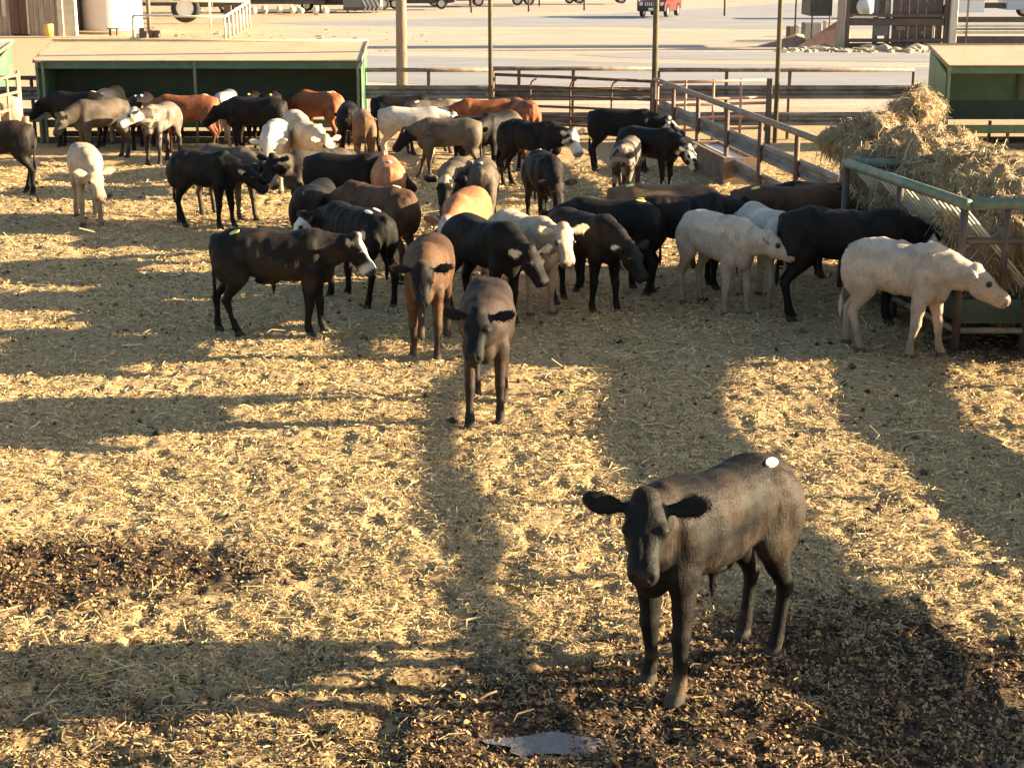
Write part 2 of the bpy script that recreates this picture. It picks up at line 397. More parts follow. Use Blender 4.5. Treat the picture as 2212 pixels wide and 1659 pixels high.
# diagonal fence
D0, D1 = P(1412, 308), P(1812, 530)
dpx = [1412, 1452, 1504, 1566, 1637, 1715, 1812]
def ondiag(px):
    u = (px-1106)/3500*1.0
    # intersection of the fence line with the sight plane through px
    k = u/(_c); a = D0; b = D1
    best = min((abs((a.x+(b.x-a.x)*s)-(u*((a.y+(b.y-a.y)*s)*_c+H*_s))), s) for s in [i/600 for i in range(601)])
    s = best[1]; return (a.x+(b.x-a.x)*s, a.y+(b.y-a.y)*s)
dpts = [ondiag(p) for p in dpx]
diag = pipe_fence("diagonal pipe fence with grey guardrail beams running down to the hay feeder", dpts, 1.40, beams=(.82, .30), r=.055, pr=.045, off=-.08)
# the same kind of fence goes on beyond the feeder, just outside the right edge; its pipe and beams throw the long bands
sp = [(5.75, 17.2), (5.35, 15.6), (5.28, 14.2), (5.5, 12.3), (5.75, 10.8), (6.05, 9.3), (6.5, 7.8), (7.0, 6.2)]
pipe_fence("pipe fence with guardrail beams along the right side of the near pen", sp, 1.50, beams=(.98, .40), r=.055, pr=.035)

# swung gate of bent pipes
def pen_gate():
    a, b = P(1068, 296), P(1405, 306); a.y = 38.0
    t = thing("pen_gate", "long rusty pipe gate with bent uprights between two tall posts", "gate", a)
    b = b-a; a = Vector((0, 0, 0)); d = b.normalized()
    for i, (z0, z1) in enumerate(((1.42, 1.34), (1.17, 1.12), (.97, .93), (.73, .68), (.5, .46), (.32, .28), (.14, .1))):
        MB().tube([a+Vector((0, 0, z0)), a.lerp(b, .5)+Vector((0, 0, (z0+z1)/2+.01)), b+Vector((0, 0, z1))], .03 if i else .036, 8).build("rail", rust(), t, True)
    for px in (1147, 1233, 1321):
        f = (px-1068)/337; p = a.lerp(b, f)+Vector((0, -.03, 0))
        MB().tube([p+Vector((0, 0, .1)), p+Vector((0, 0, 1.18)), p+d*.03+Vector((0, 0, 1.28)), p+d*.14+Vector((0, 0, 1.35))], .022, 8).build("upright", rust(), t, True)
    MB().tube([(0, 0, .1), (0, 0, 1.42)], .03, 8).build("end_upright", rust(), t, True)
    MB().tube([b+Vector((0, 0, .08)), b+Vector((0, 0, 1.34))], .03, 8).build("end_upright", rust(), t, True)
pen_gate()
def small_gate(label, pa, pb, h, zs, nup, mat, cat="gate", name="pipe_gate", rr=.032, zb=.1):
    t = thing(name, label, cat, pa); b = Vector(pb)-Vector(pa)
    for z in zs: MB().tube([(0, 0, z), b+Vector((0, 0, z))], rr, 8).build("rail", mat, t, True)
    for i in range(nup+1):
        p = b*(i/nup); MB().tube([p+Vector((0, 0, zb)), p+Vector((0, 0, h+.02))], rr*.9, 8).build("upright", mat, t, True)
    return t
a = P(48, 325); b = P(-90, 372)
small_gate("pale pink pipe gate at the left edge beside the dark calf", a, b, 1.62, (1.6, 1.25, .92, .5), 6, pink())
p = P(59, 328); o = MB().tube([(0, 0, -.1), (.02, 0, .75)], .07, 10).build("wooden_post", wood(), None, True); o.location = p; tag(o, "short weathered wooden post below the pink gate", "post")
o = MB().tube([(0, 0, -.1), (0, 0, 1.68)], .045, 10).build("steel_post", pink(), None, True); o.location = P(51, 322); tag(o, "rust coloured post holding the pink gate", "post")
# pale gate behind the diagonal fence
a = P(1418, 318); b = P(1655, 310)
small_gate("faded orange pipe gate lit by the sun behind the diagonal fence", a, b, 1.42, (1.4, 1.02, .9, .62, .35), 4, pink())
b2 = P(1660, 312); t = thing("gate_post", "dark boxed steel post at the end of the faded orange gate", "post", b2)
MB().box(-.09, .03, -.05, .05, -.1, 1.45).build("post_box", darks(), t, bevel=.008)
MB().box(-.22, -.09, -.03, .03, 1.15, 1.25).build("latch", darks(), t); MB().box(-.20, -.09, -.03, .03, .3, .38).build("latch", darks(), t)

# power pole
p = P(868, 186)
t = thing("power_pole", "weathered wooden power pole standing behind the back fence", "pole", p)
MB().tube([(0, 0, -.2), (.03, 0, 4), (.06, 0, 9.5)], [.175, .165, .14], 16).build("pole_shaft", wood(), t, True)

# ------------------------------------------------------------------ roofed feed bunks
def feed_shelter(label, X0, X1, Y, posts, depth=1.5, group="green roofed feed bunks", ez=1.80, rz=2.12):
    t = thing("feed_shelter", label, "feed shelter", (X0, Y, 0), 0, group); W = X1-X0
    # roof: sloping sheets, each lap its own piece
    nsh = max(2, round(W/3.4))
    for i in range(nsh):
        a = W*i/nsh; b = W*(i+1)/nsh
        MB().add([(a+.002, -.12, ez), (b-.002, -.12, ez), (b-.002, depth+.1, rz), (a+.002, depth+.1, rz), (a+.002, -.12, ez+.02), (b-.002, -.12, ez+.02), (b-.002, depth+.1, rz+.02), (a+.002, depth+.1, rz+.02)],
                 [(0, 1, 2, 3), (4, 7, 6, 5), (0, 4, 5, 1), (1, 5, 6, 2), (2, 6, 7, 3), (3, 7, 4, 0)]).build("roof_sheet", tanroof(), t)
    MB().tube([(-.05, depth+.12, rz+.03), (W+.05, depth+.12, rz+.03)], .035, 8).build("ridge_pipe", tanroof(), t, True)
    MB().box(0, W, -.06, 0, ez-.17, ez-.012).build("fascia", green(), t, bevel=.006)
    for x in (-.045, W+.015):
        MB().add([(x, -.12, ez-.04), (x+.03, -.12, ez-.04), (x+.03, depth+.1, rz-.04), (x, depth+.1, rz-.04), (x, -.12, ez+.04), (x+.03, -.12, ez+.04), (x+.03, depth+.1, rz+.04), (x, depth+.1, rz+.04)],
                 [(0, 1, 2, 3), (4, 7, 6, 5), (0, 4, 5, 1), (1, 5, 6, 2), (2, 6, 7, 3), (3, 7, 4, 0)]).build("rake_trim", rustl(), t)
    n = max(2, round(W/.95))
    gb = green() if X0 > 0 else greend()
    MB().box(0, W, depth+.003, depth+.02, .60, rz-.07).build('back_sheet', greend(), t)
    for i in range(n):
        a = W*i/n; b = W*(i+1)/n
        MB().box(a+.001, b-.001, depth-.04+(i % 2)*.006, depth, .62, rz-.06).build("back_panel", gb, t)
        MB().box(a+.001, b-.001, depth-.085, depth-.045, .62-.14, .9).build("kick_panel", greend(), t)
        if i % 2 and X0 > 0: MB().box(b-.03, b+.03, depth-.12, depth-.085, .95, 1.6).build("batten", darks(), t)
    MB().add([(.0, .0, .32), (W, .0, .32), (W, depth-.1, .32), (0, depth-.1, .32), (0, -.03, .50), (W, -.03, .50), (W, .01, .50), (0, .01, .50), (W, depth-.1, .36), (0, depth-.1, .36), (W, .02, .36), (0, .02, .36)],
             [(0, 1, 2, 3), (0, 4, 5, 1), (4, 7, 6, 5), (7, 11, 10, 6), (11, 9, 8, 10), (3, 2, 8, 9), (0, 3, 9, 11, 7, 4), (1, 5, 6, 10, 8, 2)]).build("trough", green(), t)
    for x in (0, W):
        sx = -.02 if x == 0 else .02
        MB().add([(x, .0, .45), (x+sx, .0, .45), (x+sx, depth, .45), (x, depth, .45), (x, 0, ez-.17), (x+sx, 0, ez-.17), (x+sx, depth, rz-.06), (x, depth, rz-.06)],
                 [(0, 1, 2, 3), (4, 7, 6, 5), (0, 4, 5, 1), (1, 5, 6, 2), (2, 6, 7, 3), (3, 7, 4, 0)]).build("side_panel", green(), t)
    for x in posts: MB().bar((x, -.09, .0), (x, -.09, ez-.02), .055, .055).build("post", greenrail(), t)
    k = max(2, round(W/1.5))
    for i in range(k+1):
        x = .05+(W-.1)*i/k
        for y in (.05, depth-.06): MB().bar((x, y, -.06), (x, y, .45), .06, .06).build("leg", brownst(), t)
    for y in (.05, depth-.06): MB().box(-.1, W+.1, y-.05, y+.05, -.04, .09).build("skid", brownst(), t)
    return t
Ys = 36.9
X0 = P(100, 303).x; X1 = P(785, 303).x
feed_shelter("long green feed shelter with tan roof and cattle crowded beneath it", X0, X1, Ys, (.03, .16, (X1-X0)*.49, X1-X0-.05))
XR = P(2030, 318).x
feed_shelter("green feed shelter with tan roof behind the hay at the right edge", XR, XR+7.0, 35.7, (.03, 3.4, 6.9), ez=1.78, rz=2.1)
XL = P(-2, 285).x
feed_shelter("narrow green end of a feed shelter cut off by the left edge", XL-6.5, XL, 38.9, (.1, 6.4), ez=1.75, rz=2.0)
t = thing("plank_rail", "pale board laid on a pipe rail between the two left shelters", "rail", (P(24, 200).x, 42, 0))
xw = 1.3
MB().box(-.4, xw, -.1, .9, 1.32, 1.37).build("board", M("pale_board", (.55, .46, .38), (.48, .40, .33), 3, .7), t)
MB().tube([(-.4, -.12, 1.27), (xw, -.12, 1.27)], .045, 8).build("rail", rust(), t, True); MB().tube([(.55, -.12, -.1), (.55, -.12, 1.25)], .05, 8).build("post", rust(), t, True)

# ------------------------------------------------------------------ water trough
def trough():
    n = P(1562, 400); t = thing("water_trough", "brown concrete water trough beside the diagonal fence, filled with water", "trough", n)
    e = P(1431, 360)-n; e = e.normalized()*2.6
    dv = Vector((D0.x-D1.x, D0.y-D1.y, 0)).normalized(); e = dv*2.7
    w_ = Vector((dv.y, -dv.x, 0)); w_ = w_ if w_.x > 0 else -w_; w_ *= .62
    z1 = .5; q = [Vector((0, 0, 0)), e, e+w_, w_]
    def wall(a, b, th, name):
        d = (b-a).normalized(); nr = Vector((-d.y, d.x, 0))*th
        MB().add([a, b, b+nr, a+nr]+[p+Vector((0, 0, z1)) for p in (a, b, b+nr, a+nr)], [(0, 1, 2, 3), (4, 7, 6, 5), (0, 4, 5, 1), (1, 5, 6, 2), (2, 6, 7, 3), (3, 7, 4, 0)]).build(name, conc(), t)
    mid = (q[0]+q[2])/2; wall(q[1], q[0], .07, "trough_wall"); wall(q[3], q[2], .07, "trough_wall")
    d = dv*.07; ww = w_.normalized()*.07
    for a in (q[0], q[1]-d):
        MB().add([a+ww, a+w_-ww, a+w_-ww+d, a+ww+d]+[p+Vector((0, 0, z1-.004)) for p in (a+ww, a+w_-ww, a+w_-ww+d, a+ww+d)], [(0, 1, 2, 3), (4, 7, 6, 5), (0, 4, 5, 1), (1, 5, 6, 2), (2, 6, 7, 3), (3, 7, 4, 0)]).build("trough_end", conc(), t)
    m, tt, b = newmat("trough_water_sky_tint"); b.inputs["Base Color"].default_value = (.62, .64, .68, 1); b.inputs["Roughness"].default_value = .12  # bright base colour stands in for the sky reflected on the water
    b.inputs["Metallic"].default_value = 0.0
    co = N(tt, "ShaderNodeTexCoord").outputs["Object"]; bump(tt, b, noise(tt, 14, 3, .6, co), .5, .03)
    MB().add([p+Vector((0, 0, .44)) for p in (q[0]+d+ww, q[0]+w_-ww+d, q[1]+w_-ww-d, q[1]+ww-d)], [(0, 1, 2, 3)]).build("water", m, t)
    MB().tube([e*.35+w_*.9+Vector((0, 0, .78)), e*.35+w_*.55+Vector((0, 0, .80)), e*.35+w_*.5+Vector((0, 0, .7))], .016, 8).build("filler_pipe", chrome(), t, True)
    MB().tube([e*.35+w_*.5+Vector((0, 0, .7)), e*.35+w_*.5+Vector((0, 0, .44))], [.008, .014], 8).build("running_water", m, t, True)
trough()

# ------------------------------------------------------------------ hay feeder and hay
FP = P(2062, 757); FL = P(1815, 622)
def hay_feeder():
    base = FP; t = thing("hay_feeder", "green pipe hay feeder with slanted bars round the big hay heap", "feeder", base)
    zt = 1.60; lx = (FL-FP); lx.z = 0; ex = Vector((.74, .0, 0)); W2 = Vector((1.9, 0, 0))
    gr = greenrail(); up = Vector((0, 0, 1))
    MB().tube([lx+up*zt, up*zt+(-lx).normalized()*.06], .062, 14).build("top_rail", gr, t, True)
    MB().tube([up*zt+Vector((.065, 0, 0)), up*zt+W2], .062, 14).build("top_rail", gr, t, True)
    MB().tube([lx+up*zt, lx+W2+up*zt], .06, 12).build("top_rail", gr, t, True)
    for p, mt in ((Vector((0, 0, 0)), brownst()), (ex, brownst()), (W2, brownst()), (lx, brownst()), (lx+W2, brownst()), (lx*.5, brownst())):
        MB().tube([p-up*.05, p+up*(zt-.05)], .045, 12).build("post", mt, t, True)
    MB().tube([(.46, 0, .57), (.46, 0, zt-.06)], .035, 10).build("middle_post", brownst(), t, True)
    MB().tube([(.04, 0, 1.20), W2+up*1.20], .04, 10).build("middle_rail", brownst(), t, True)
    MB().tube([(.04, 0, .22), W2+up*.22], .035, 10).build("bottom_rail", rustl(), t, True)
    MB().tube([lx+up*.22, up*.22], .035, 10).build("bottom_rail", rustl(), t, True)
    # tray
    MB().box(.03, 1.87, .0, .03, .30, .56).build("end_plate", greend(), t)
    a, b = Vector((.02, .04, 0)), lx+Vector((.02, 0, 0))
    MB().add([a+up*.30, b+up*.30, b+up*.56, a+up*.56]+[v+Vector((.025, 0, 0)) for v in (a+up*.30, b+up*.30, b+up*.56, a+up*.56)], [(0, 1, 2, 3), (4, 7, 6, 5), (0, 4, 5, 1), (1, 5, 6, 2), (2, 6, 7, 3), (3, 7, 4, 0)]).build("side_plate", greend(), t)
    MB().add([a+up*.31, b+up*.31, b+W2*.96+up*.31, a+W2*.96+up*.31]+[v+up*.02 for v in (a+up*.31, b+up*.31, b+W2*.96+up*.31, a+W2*.96+up*.31)], [(0, 1, 2, 3), (4, 7, 6, 5), (0, 4, 5, 1), (1, 5, 6, 2), (2, 6, 7, 3), (3, 7, 4, 0)]).build("tray_floor", darks(), t)
    # slanted bars leaning from both long rails to the middle, forming the V rack
    n = 22
    for i in range(n):
        f = .02+i/n*.96; o = lx*f
        MB().tube([o+Vector((.03, 0, zt-.05)), o+Vector((.86, 0, .62))], .014, 6).build("rack_bar", cream(), t)
        MB().tube([o+Vector((1.85, 0, zt-.05)), o+Vector((1.0, 0, .62))], .011, 6).build("rack_bar", rustl(), t)
    MB().tube([lx+Vector((.93, 0, .60)), Vector((.93, 0, .60))], .03, 8).build("rack_keel", rust(), t, True)
hay_feeder()

def voxel(mb, vox, smooth_it=5, fac=.5, disp=None):
    me = bpy.data.meshes.new("tmp"); me.from_pydata(mb.v, [], mb.f)
    b = bmesh.new(); b.from_mesh(me); bmesh.ops.recalc_face_normals(b, faces=b.faces); b.to_mesh(me); b.free()
    o = bpy.data.objects.new("tmp", me); COL.objects.link(o)
    r = o.modifiers.new("r", 'REMESH'); r.mode = 'VOXEL'; r.voxel_size = vox; r.use_smooth_shade = True
    s = o.modifiers.new("s", 'SMOOTH'); s.iterations = smooth_it; s.factor = fac
    dg = bpy.context.evaluated_depsgraph_get()
    out = bpy.data.meshes.new_from_object(o.evaluated_get(dg))
    bpy.data.objects.remove(o); bpy.data.meshes.remove(me)
    return out
def coords(me):
    v = np.empty(len(me.vertices)*3, np.float32); me.vertices.foreach_get("co", v); return v.reshape(-1, 3)

def hay():
    mb = MB()
    def blob(px, py, z, rx, ry, rz, base):   # centre seen at px,py, height z
        p = P(px, py, z); mb.sphere(p, (rx, ry, rz), 16, 10)
    # main ridge runs along the feeder and spills to the right behind it
    A = FP+Vector((1.0, .5, 0)); B = FL+Vector((1.0, 0, 0))
    for f, z, r in ((.04, 1.12, .55), (.18, 1.08, .78), (.36, 1.15, .78), (.55, 1.15, .78), (.75, 1.25, .76), (.95, 1.35, .70), (1.12, 1.40, .70)):
        c = A.lerp(B, f); mb.sphere((c.x, c.y, z), (r*.98, r*.95, r*.72), 16, 10); (mb.sphere((c.x, c.y, .80), (.50, r*.9, .5), 14, 8) if f > .1 else None)
    for px, py, z, rx, ry, rz in ((1965, 275, 1.80, .30, .45, .50), (1830, 312, 1.62, .36, .5, .34), (1900, 300, 1.68, .36, .5, .36), (1985, 262, 1.85, .20, .4, .45), (2050, 375, 1.40, .45, .6, .42), (2120, 420, 1.2, .6, .7, .38), (2180, 430, 1.05, .6, .8, .35), (2250, 440, .95, .7, .9, .35)):
        p = P(px, py, z); mb.sphere(p, (rx, ry, rz), 16, 10)
    for f, x in ((.0, 2.1), (.25, 2.3), (.5, 2.4), (.75, 2.2)):
        c = A.lerp(B, f)+Vector((x-.9, .2, 0)); mb.sphere((c.x, c.y, .45), (.9, .9, .75), 14, 8)
    me = voxel(mb, .045, 3)
    v = coords(me); nr = np.empty(len(me.vertices)*3, np.float32); me.vertices.foreach_get("normal", nr); nr = nr.reshape(-1, 3)
    q = v*1.0
    d = (vnoise(q[:, 0]*2.6+q[:, 2]*2.2, q[:, 1]*2.6+q[:, 2]*1.4)-.5)*.50+(vnoise(q[:, 0]*7+q[:, 2]*5, q[:, 1]*7-q[:, 2]*5)-.5)*.26+(vnoise(q[:, 0]*21+q[:, 2]*13, q[:, 1]*21+q[:, 2]*17)-.5)*.06
    v = v+nr*d[:, None]; v[:, 2] = np.maximum(v[:, 2], -.02)
    v = v.astype(np.float32); me.vertices.foreach_set("co", v.ravel()); me.update()
    n1 = vnoise(q[:, 0]*3+q[:, 2]*3, q[:, 1]*3); n2 = vnoise(q[:, 0]*16+q[:, 2]*14, q[:, 1]*16+q[:, 2]*9)[:, None]
    dk = np.array([.15, .112, .068]); lt = np.array([.55, .42, .245]); f = np.clip(n2*.8+n1[:, None]*.4, 0, 1)
    C = dk*(1-f)+lt*f
    a = me.attributes.new("tint", 'FLOAT_COLOR', 'POINT'); a.data.foreach_set("color", np.hstack([C, np.ones((len(C), 1))]).astype(np.float32).ravel())
    m = attr_material("hay", .9); t_ = m.node_tree; b_ = t_.nodes["Principled BSDF"]
    co = N(t_, "ShaderNodeTexCoord").outputs["Object"]; bump(t_, b_, noise(t_, 38, 5, .75, co, (1, 1, 1)), 1.0, .05)
    me.materials.append(m)
    root = thing("hay_heap", "big ragged heap of loose hay in the green feeder", "hay", (FP.x+1, FP.y+1, 0))
    o = bpy.data.objects.new("hay_mass", me); COL.objects.link(o); o.parent = root; o.matrix_parent_inverse = Matrix.Translation(-root.location)
    tag(o, kind="stuff")
    # stalks sticking out
    me.update(); nr = np.empty(len(me.vertices)*3, np.float32); me.vertices.foreach_get("normal", nr); nr = nr.reshape(-1, 3)
    r = np.random.default_rng(4); ok = np.where(v[:, 2] > .1)[0]; k = r.choice(ok, 80000); n = len(k)
    dirv = nr[k]*r.uniform(-.1, .75, (n, 1))+r.normal(0, .75, (n, 3))+np.array([0, 0, -.25]); dirv /= np.linalg.norm(dirv, axis=1)[:, None]
    Ln = r.lognormal(math.log(.075), .5, n)[:, None]; wv = np.cross(dirv, r.normal(0, 1, (n, 3))); wv /= np.linalg.norm(wv, axis=1)[:, None]; wv *= r.uniform(.0025, .005, (n, 1))
    c = v[k]; sag = np.zeros((n, 3)); sag[:, 2] = -Ln[:, 0]*.35
    V = np.stack([c-wv-dirv*Ln*.3, c+wv-dirv*Ln*.3, c+dirv*Ln*.5-wv-sag*.3, c+dirv*Ln*.5+wv-sag*.3, c+dirv*Ln-wv+sag, c+dirv*Ln+wv+sag], 1)
    kk = np.arange(n)[:, None]*6; F = np.concatenate([kk+np.array([0, 2, 3, 1]), kk+np.array([2, 4, 5, 3])])
    pale = r.random((n, 1)); Ct = (np.array([.70, .55, .32])*pale+np.array([.27, .20, .115])*(1-pale))*r.uniform(.7, 1.15, (n, 1))
    o = npmesh("hay_stalks", V.reshape(-1, 3), F, attr_material("hay_fibre"), np.repeat(Ct, 6, 0)); o.parent = root; o.matrix_parent_inverse = Matrix.Translation(-root.location)
    tag(o, kind="stuff")
hay()

# ------------------------------------------------------------------ cattle
def loft(mb, rings):
    n = len(rings[0]); vs = [p for r_ in rings for p in r_]; k = len(rings)
    fs = [(i*n+j, i*n+(j+1) % n, (i+1)*n+(j+1) % n, (i+1)*n+j) for i in range(k-1) for j in range(n)]
    fs += [tuple(range(n))[::-1], tuple((k-1)*n+j for j in range(n))]; mb.add(vs, fs)
def ell(c, a, b, up, dn, side, n=16, pw=1.0):
    """ring round c; a is the sideways axis, b the upward one"""
    out = []
    for j in range(n):
        t = 2*math.pi*j/n; co, si = math.cos(t), math.sin(t)
        co = math.copysign(abs(co)**pw, co); si = math.copysign(abs(si)**pw, si)
        out.append(c+a*(side*co)+b*((up if si > 0 else dn)*si))
    return out
def dirv(yaw, pitch): return Vector((math.cos(yaw)*math.cos(pitch), math.sin(yaw)*math.cos(pitch), math.sin(pitch)))
X_, Y_, Z_ = Vector((1, 0, 0)), Vector((0, 1, 0)), Vector((0, 0, 1))
PAL = dict(black=(.0045, .0042, .0040), blackbrown=(.0075, .006, .005), darkbrown=(.034, .022, .0155), brown=(.085, .045, .024), tanbrown=(.16, .095, .052),
           red=(.25, .085, .034), orange=(.45, .19, .085), pale=(.52, .435, .345), cream=(.54, .42, .29), white=(.60, .545, .46), grey=(.105, .083, .06), spotted=(.14, .11, .085))
HAIRM = []
def hair(me, v, C, root, n, vox, lf, lu, ls):
    """short coat hair lying back over the body"""
    r = np.random.default_rng(n+len(v)); nr = np.empty(len(me.vertices)*3, np.float32); me.vertices.foreach_get("normal", nr); nr = nr.reshape(-1, 3)
    k = r.choice(len(v), n); k = k[v[k, 2] > .06]; n = len(k); N_ = nr[k]; c = v[k]+r.normal(0, vox*.5, (n, 3)); c -= N_*((c-v[k])*N_).sum(1)[:, None]
    flow = np.stack([np.full(n, -.8), np.zeros(n), np.full(n, -.55)], 1)+r.normal(0, .28, (n, 3))
    flow -= N_*(flow*N_).sum(1)[:, None]; flow /= np.linalg.norm(flow, axis=1)[:, None]+1e-6
    d = flow*.9+N_*r.uniform(.03, .25, (n, 1)); L_ = r.uniform(.014, .034, (n, 1)); face = (lf[k] > -.02)*(lf[k] < .5)*(np.abs(ls[k]) < .13); L_[face] *= .45
    L_[v[k, 2] < .45] *= .6
    w_ = np.cross(N_, flow)*(.0014 if vox < .012 else .0026)
    b = c-N_*.003
    V = np.stack([b-w_, b+w_, b+d*L_], 1)
    F = np.arange(n*3).reshape(-1, 3); T_ = C[k]*r.uniform(.3, 1.25, (n, 1))
    if not HAIRM: HAIRM.append(attr_material("coat_hair", .55, spec=.10))
    o = npmesh("coat_hair", V.reshape(-1, 3), F, HAIRM[0], np.repeat(T_, 3, 0), 3); o.parent = root; tag(o, kind="stuff")
def cow(px, py, h, heading, coat, label, face=None, ny=0, hy=0, npi=0, hd=45, fl=(0, 0), hl=(0, 0), vox=.022, tagc=None, tags=1, eartag=None,
        headc=None, fat=1.0, length=1.0, tail=0, straw=False, sheath=False, hs=.93, legs=None, rumpc=None):
    """px,py: where the middle of its back shows; h its height; headings in degrees, 0 = facing right, 270 = facing the camera"""
    g = P(px, py, h*.985); s = h/1.15; hr = R(heading)
    mb = MB(); ny, hy, npi_, hd_ = R(ny), R(hy), R(npi), R(hd)
    length *= .86; HS_ = hs*(1+.05*math.sin(px*1.7+py)); fat *= 1+.06*math.sin(px*.9+2*py)
    T = [(-.71, .99, .80, .07), (-.675, 1.045, .70, .135), (-.60, 1.09, .62, .185), (-.50, 1.12, .60, .215), (-.38, 1.145, .60, .228), (-.22, 1.13, .575, .235), (-.04, 1.115, .55, .250),
         (.14, 1.115, .535, .245), (.28, 1.13, .53, .225), (.40, 1.15, .53, .20), (.50, 1.145, .55, .175), (.58, 1.10, .59, .145), (.65, 1.02, .66, .09)]
    rg = []
    for x, zt, zb, w_ in T:
        zb += .055; w_ *= .93; zm = zb+(zt-zb)*.52; rg.append(ell(Vector((x*length, 0, zm)), Y_, Z_, zt-zm, zm-zb, w_*fat, 20, .88))
    loft(mb, rg)
    E = lambda c, r_: mb.sphere((c[0]*length, c[1], c[2]), r_, 12, 8)
    for sy in (-1, 1):
        E((.41, sy*.118, .86), (.14, .078, .24)); E((.46, sy*.13, .68), (.10, .075, .13))
        E((-.50, sy*.125, .80), (.18, .105, .25)); E((-.42, sy*.120, 1.025), (.10, .065, .06)); E((-.64, sy*.07, .99), (.05, .04, .05))
    mb.sphere((.56*length, 0, .70), (.12, .10, .15), 12, 8)
    if sheath:
        mb.sphere((-.08*length, 0, .585), (.14, .05, .045), 12, 8); mb.tube([(-.02*length, 0, .57), (-.015*length, 0, .50), (-.02*length, 0, .42)], [.024, .018, .009], 8)
    # legs
    def leg(pts, dx, sy, yb):
        zt = pts[0][1]; rr = []
        for x, z, rx, ry, yo in pts:
            if z < .58: rx *= 1.12; ry *= 1.12
            k = (zt-z)/zt; x2 = x*length+dx*k
            rr.append(ell(Vector((x2, sy*(yb+yo), z)), X_, Y_, ry, ry, rx, 12))
        loft(mb, rr)
    for i, sy in enumerate((1, -1)):
        leg([(.42, .78, .11, .07, .0), (.42, .62, .095, .062, .0), (.425, .50, .066, .05, .0), (.43, .40, .05, .042, 0), (.44, .345, .052, .046, 0), (.435, .30, .043, .038, 0), (.43, .20, .032, .032, 0), (.43, .12, .035, .035, 0), (.44, .085, .042, .04, 0), (.455, .055, .037, .037, 0), (.465, .035, .05, .043, 0), (.475, -.01, .062, .05, 0)], fl[i], sy, .125)
        leg([(-.49, .86, .17, .09, 0), (-.44, .70, .16, .09, 0), (-.44, .60, .12, .075, 0), (-.50, .51, .075, .052, 0), (-.575, .43, .052, .04, 0), (-.61, .385, .052, .04, 0), (-.60, .33, .04, .035, 0), (-.575, .22, .033, .033, 0), (-.56, .13, .037, .036, 0), (-.55, .09, .043, .04, 0), (-.535, .055, .038, .037, 0), (-.525, .035, .05, .043, 0), (-.51, -.01, .062, .05, 0)], hl[i], sy, .13)
    # neck
    nb = Vector((.47*length, 0, .915)); LN = .38
    d1 = dirv(ny*.35, npi_*.5+R(2)); d2 = dirv(ny, npi_)
    p1 = nb+d1*LN*.5; p2 = p1+d2*LN*.5
    f = dirv(hy, -hd_); sv = Vector((-math.sin(hy), math.cos(hy), 0)); u = f.cross(sv)*-1
    if u.z < 0: u = -u
    def nring(c, d, up, dn, side):
        a = Z_.cross(d).normalized(); b = d.cross(a).normalized(); return ell(c, a, b, up, dn, side, 16, .95)
    loft(mb, [nring(nb-d1*.18, d1, .20, .26, .15), nring(nb, d1, .215, .27, .155), nring(p1, (d1+d2).normalized(), .165, .20, .122), nring(p2-d2*.03, d2, .125, .15, .098), nring(p2+d2*.06, d2, .085, .10, .075)])
    hp = p2+Z_*.035+d2*.03
    HS = [(-.075, .03, .06, .06), (-.04, .08, .11, .095), (.02, .095, .15, .112), (.09, .092, .17, .118), (.155, .080, .168, .108), (.22, .070, .145, .090), (.28, .066, .128, .082), (.34, .068, .118, .090), (.385, .060, .105, .090), (.418, .040, .08, .070), (.435, .015, .04, .04)]
    loft(mb, [ell(hp+f*t_*HS_, sv, u, a_*HS_, b_*HS_, c_*HS_, 16, .9) for t_, a_, b_, c_ in HS])
    mb.sphere(hp-f*.045+u*.055, (.07, .07, .05), 10, 6)
    for sy in (-1, 1):
        mb.sphere(hp+(f*.135+sv*sy*.092+u*.042)*HS_, .034, 10, 6)
        e = (sv*sy*.93-f*.12+u*.10).normalized(); th = max(.012, vox*.75)
        rr = []
        for t_, wd in ((-.03, .022), (.03, .028), (.08, .050), (.14, .060), (.19, .045), (.225, .016)):
            rr.append(ell(hp+sv*sy*.088+u*.015+e*t_, (f*.93-u*.37).normalized(), (u*.93+f*.37).normalized(), th, th, wd*1.12, 10))
        loft(mb, rr)
    # tail
    tx = -.70*length; sw = tail*.10
    tp = [Vector((tx+.07, 0, 1.06)), Vector((tx+.02, 0, 1.035)), Vector((tx+.0, sw*.3, .93)), Vector((tx+.005, sw*.6, .75)), Vector((tx+.012, sw, .62)), Vector((tx+.01, sw*1.3, .52)), Vector((tx+.01, sw*1.4, .42)), Vector((tx+.01, sw*1.4, .33))]
    tk = max(.016, vox*.8); mb.tube(tp, [.04, .034, tk+.006, tk, tk, tk*1.5, tk*1.7, tk*.7], 8)
    me = voxel(mb, vox/s*1.0, int(min(30, 4*(.022/vox)**2)), .5)
    v = coords(me); n = len(v)
    hq = (v-np.array(hp))/HS_; a_f = hq@np.array(f); a_s = hq@np.array(sv); a_u = hq@np.array(u)
    if vox < .0185:
        nr1 = np.empty(n*3, np.float32); me.vertices.foreach_get("normal", nr1); nr1 = nr1.reshape(-1, 3)
        dd = np.zeros(n)
        for sy in (-1, 1):
            dd -= .016*np.exp(-(((a_f-.408)/.014)**2+((a_s-sy*.045)/.012)**2+((a_u-.018)/.022)**2))       # nostrils
            dd += .006*np.exp(-(((a_f-.385)/.02)**2+((a_s-sy*.058)/.016)**2+((a_u-.035)/.02)**2))
            dd -= .010*np.exp(-(((a_f-.20)/.045)**2+((a_s-sy*.088)/.03)**2+((a_u+.01)/.03)**2))           # below the eye
            dd += .009*np.exp(-(((a_f-.14)/.05)**2+((a_s-sy*.10)/.04)**2+((a_u+.09)/.04)**2))             # cheek
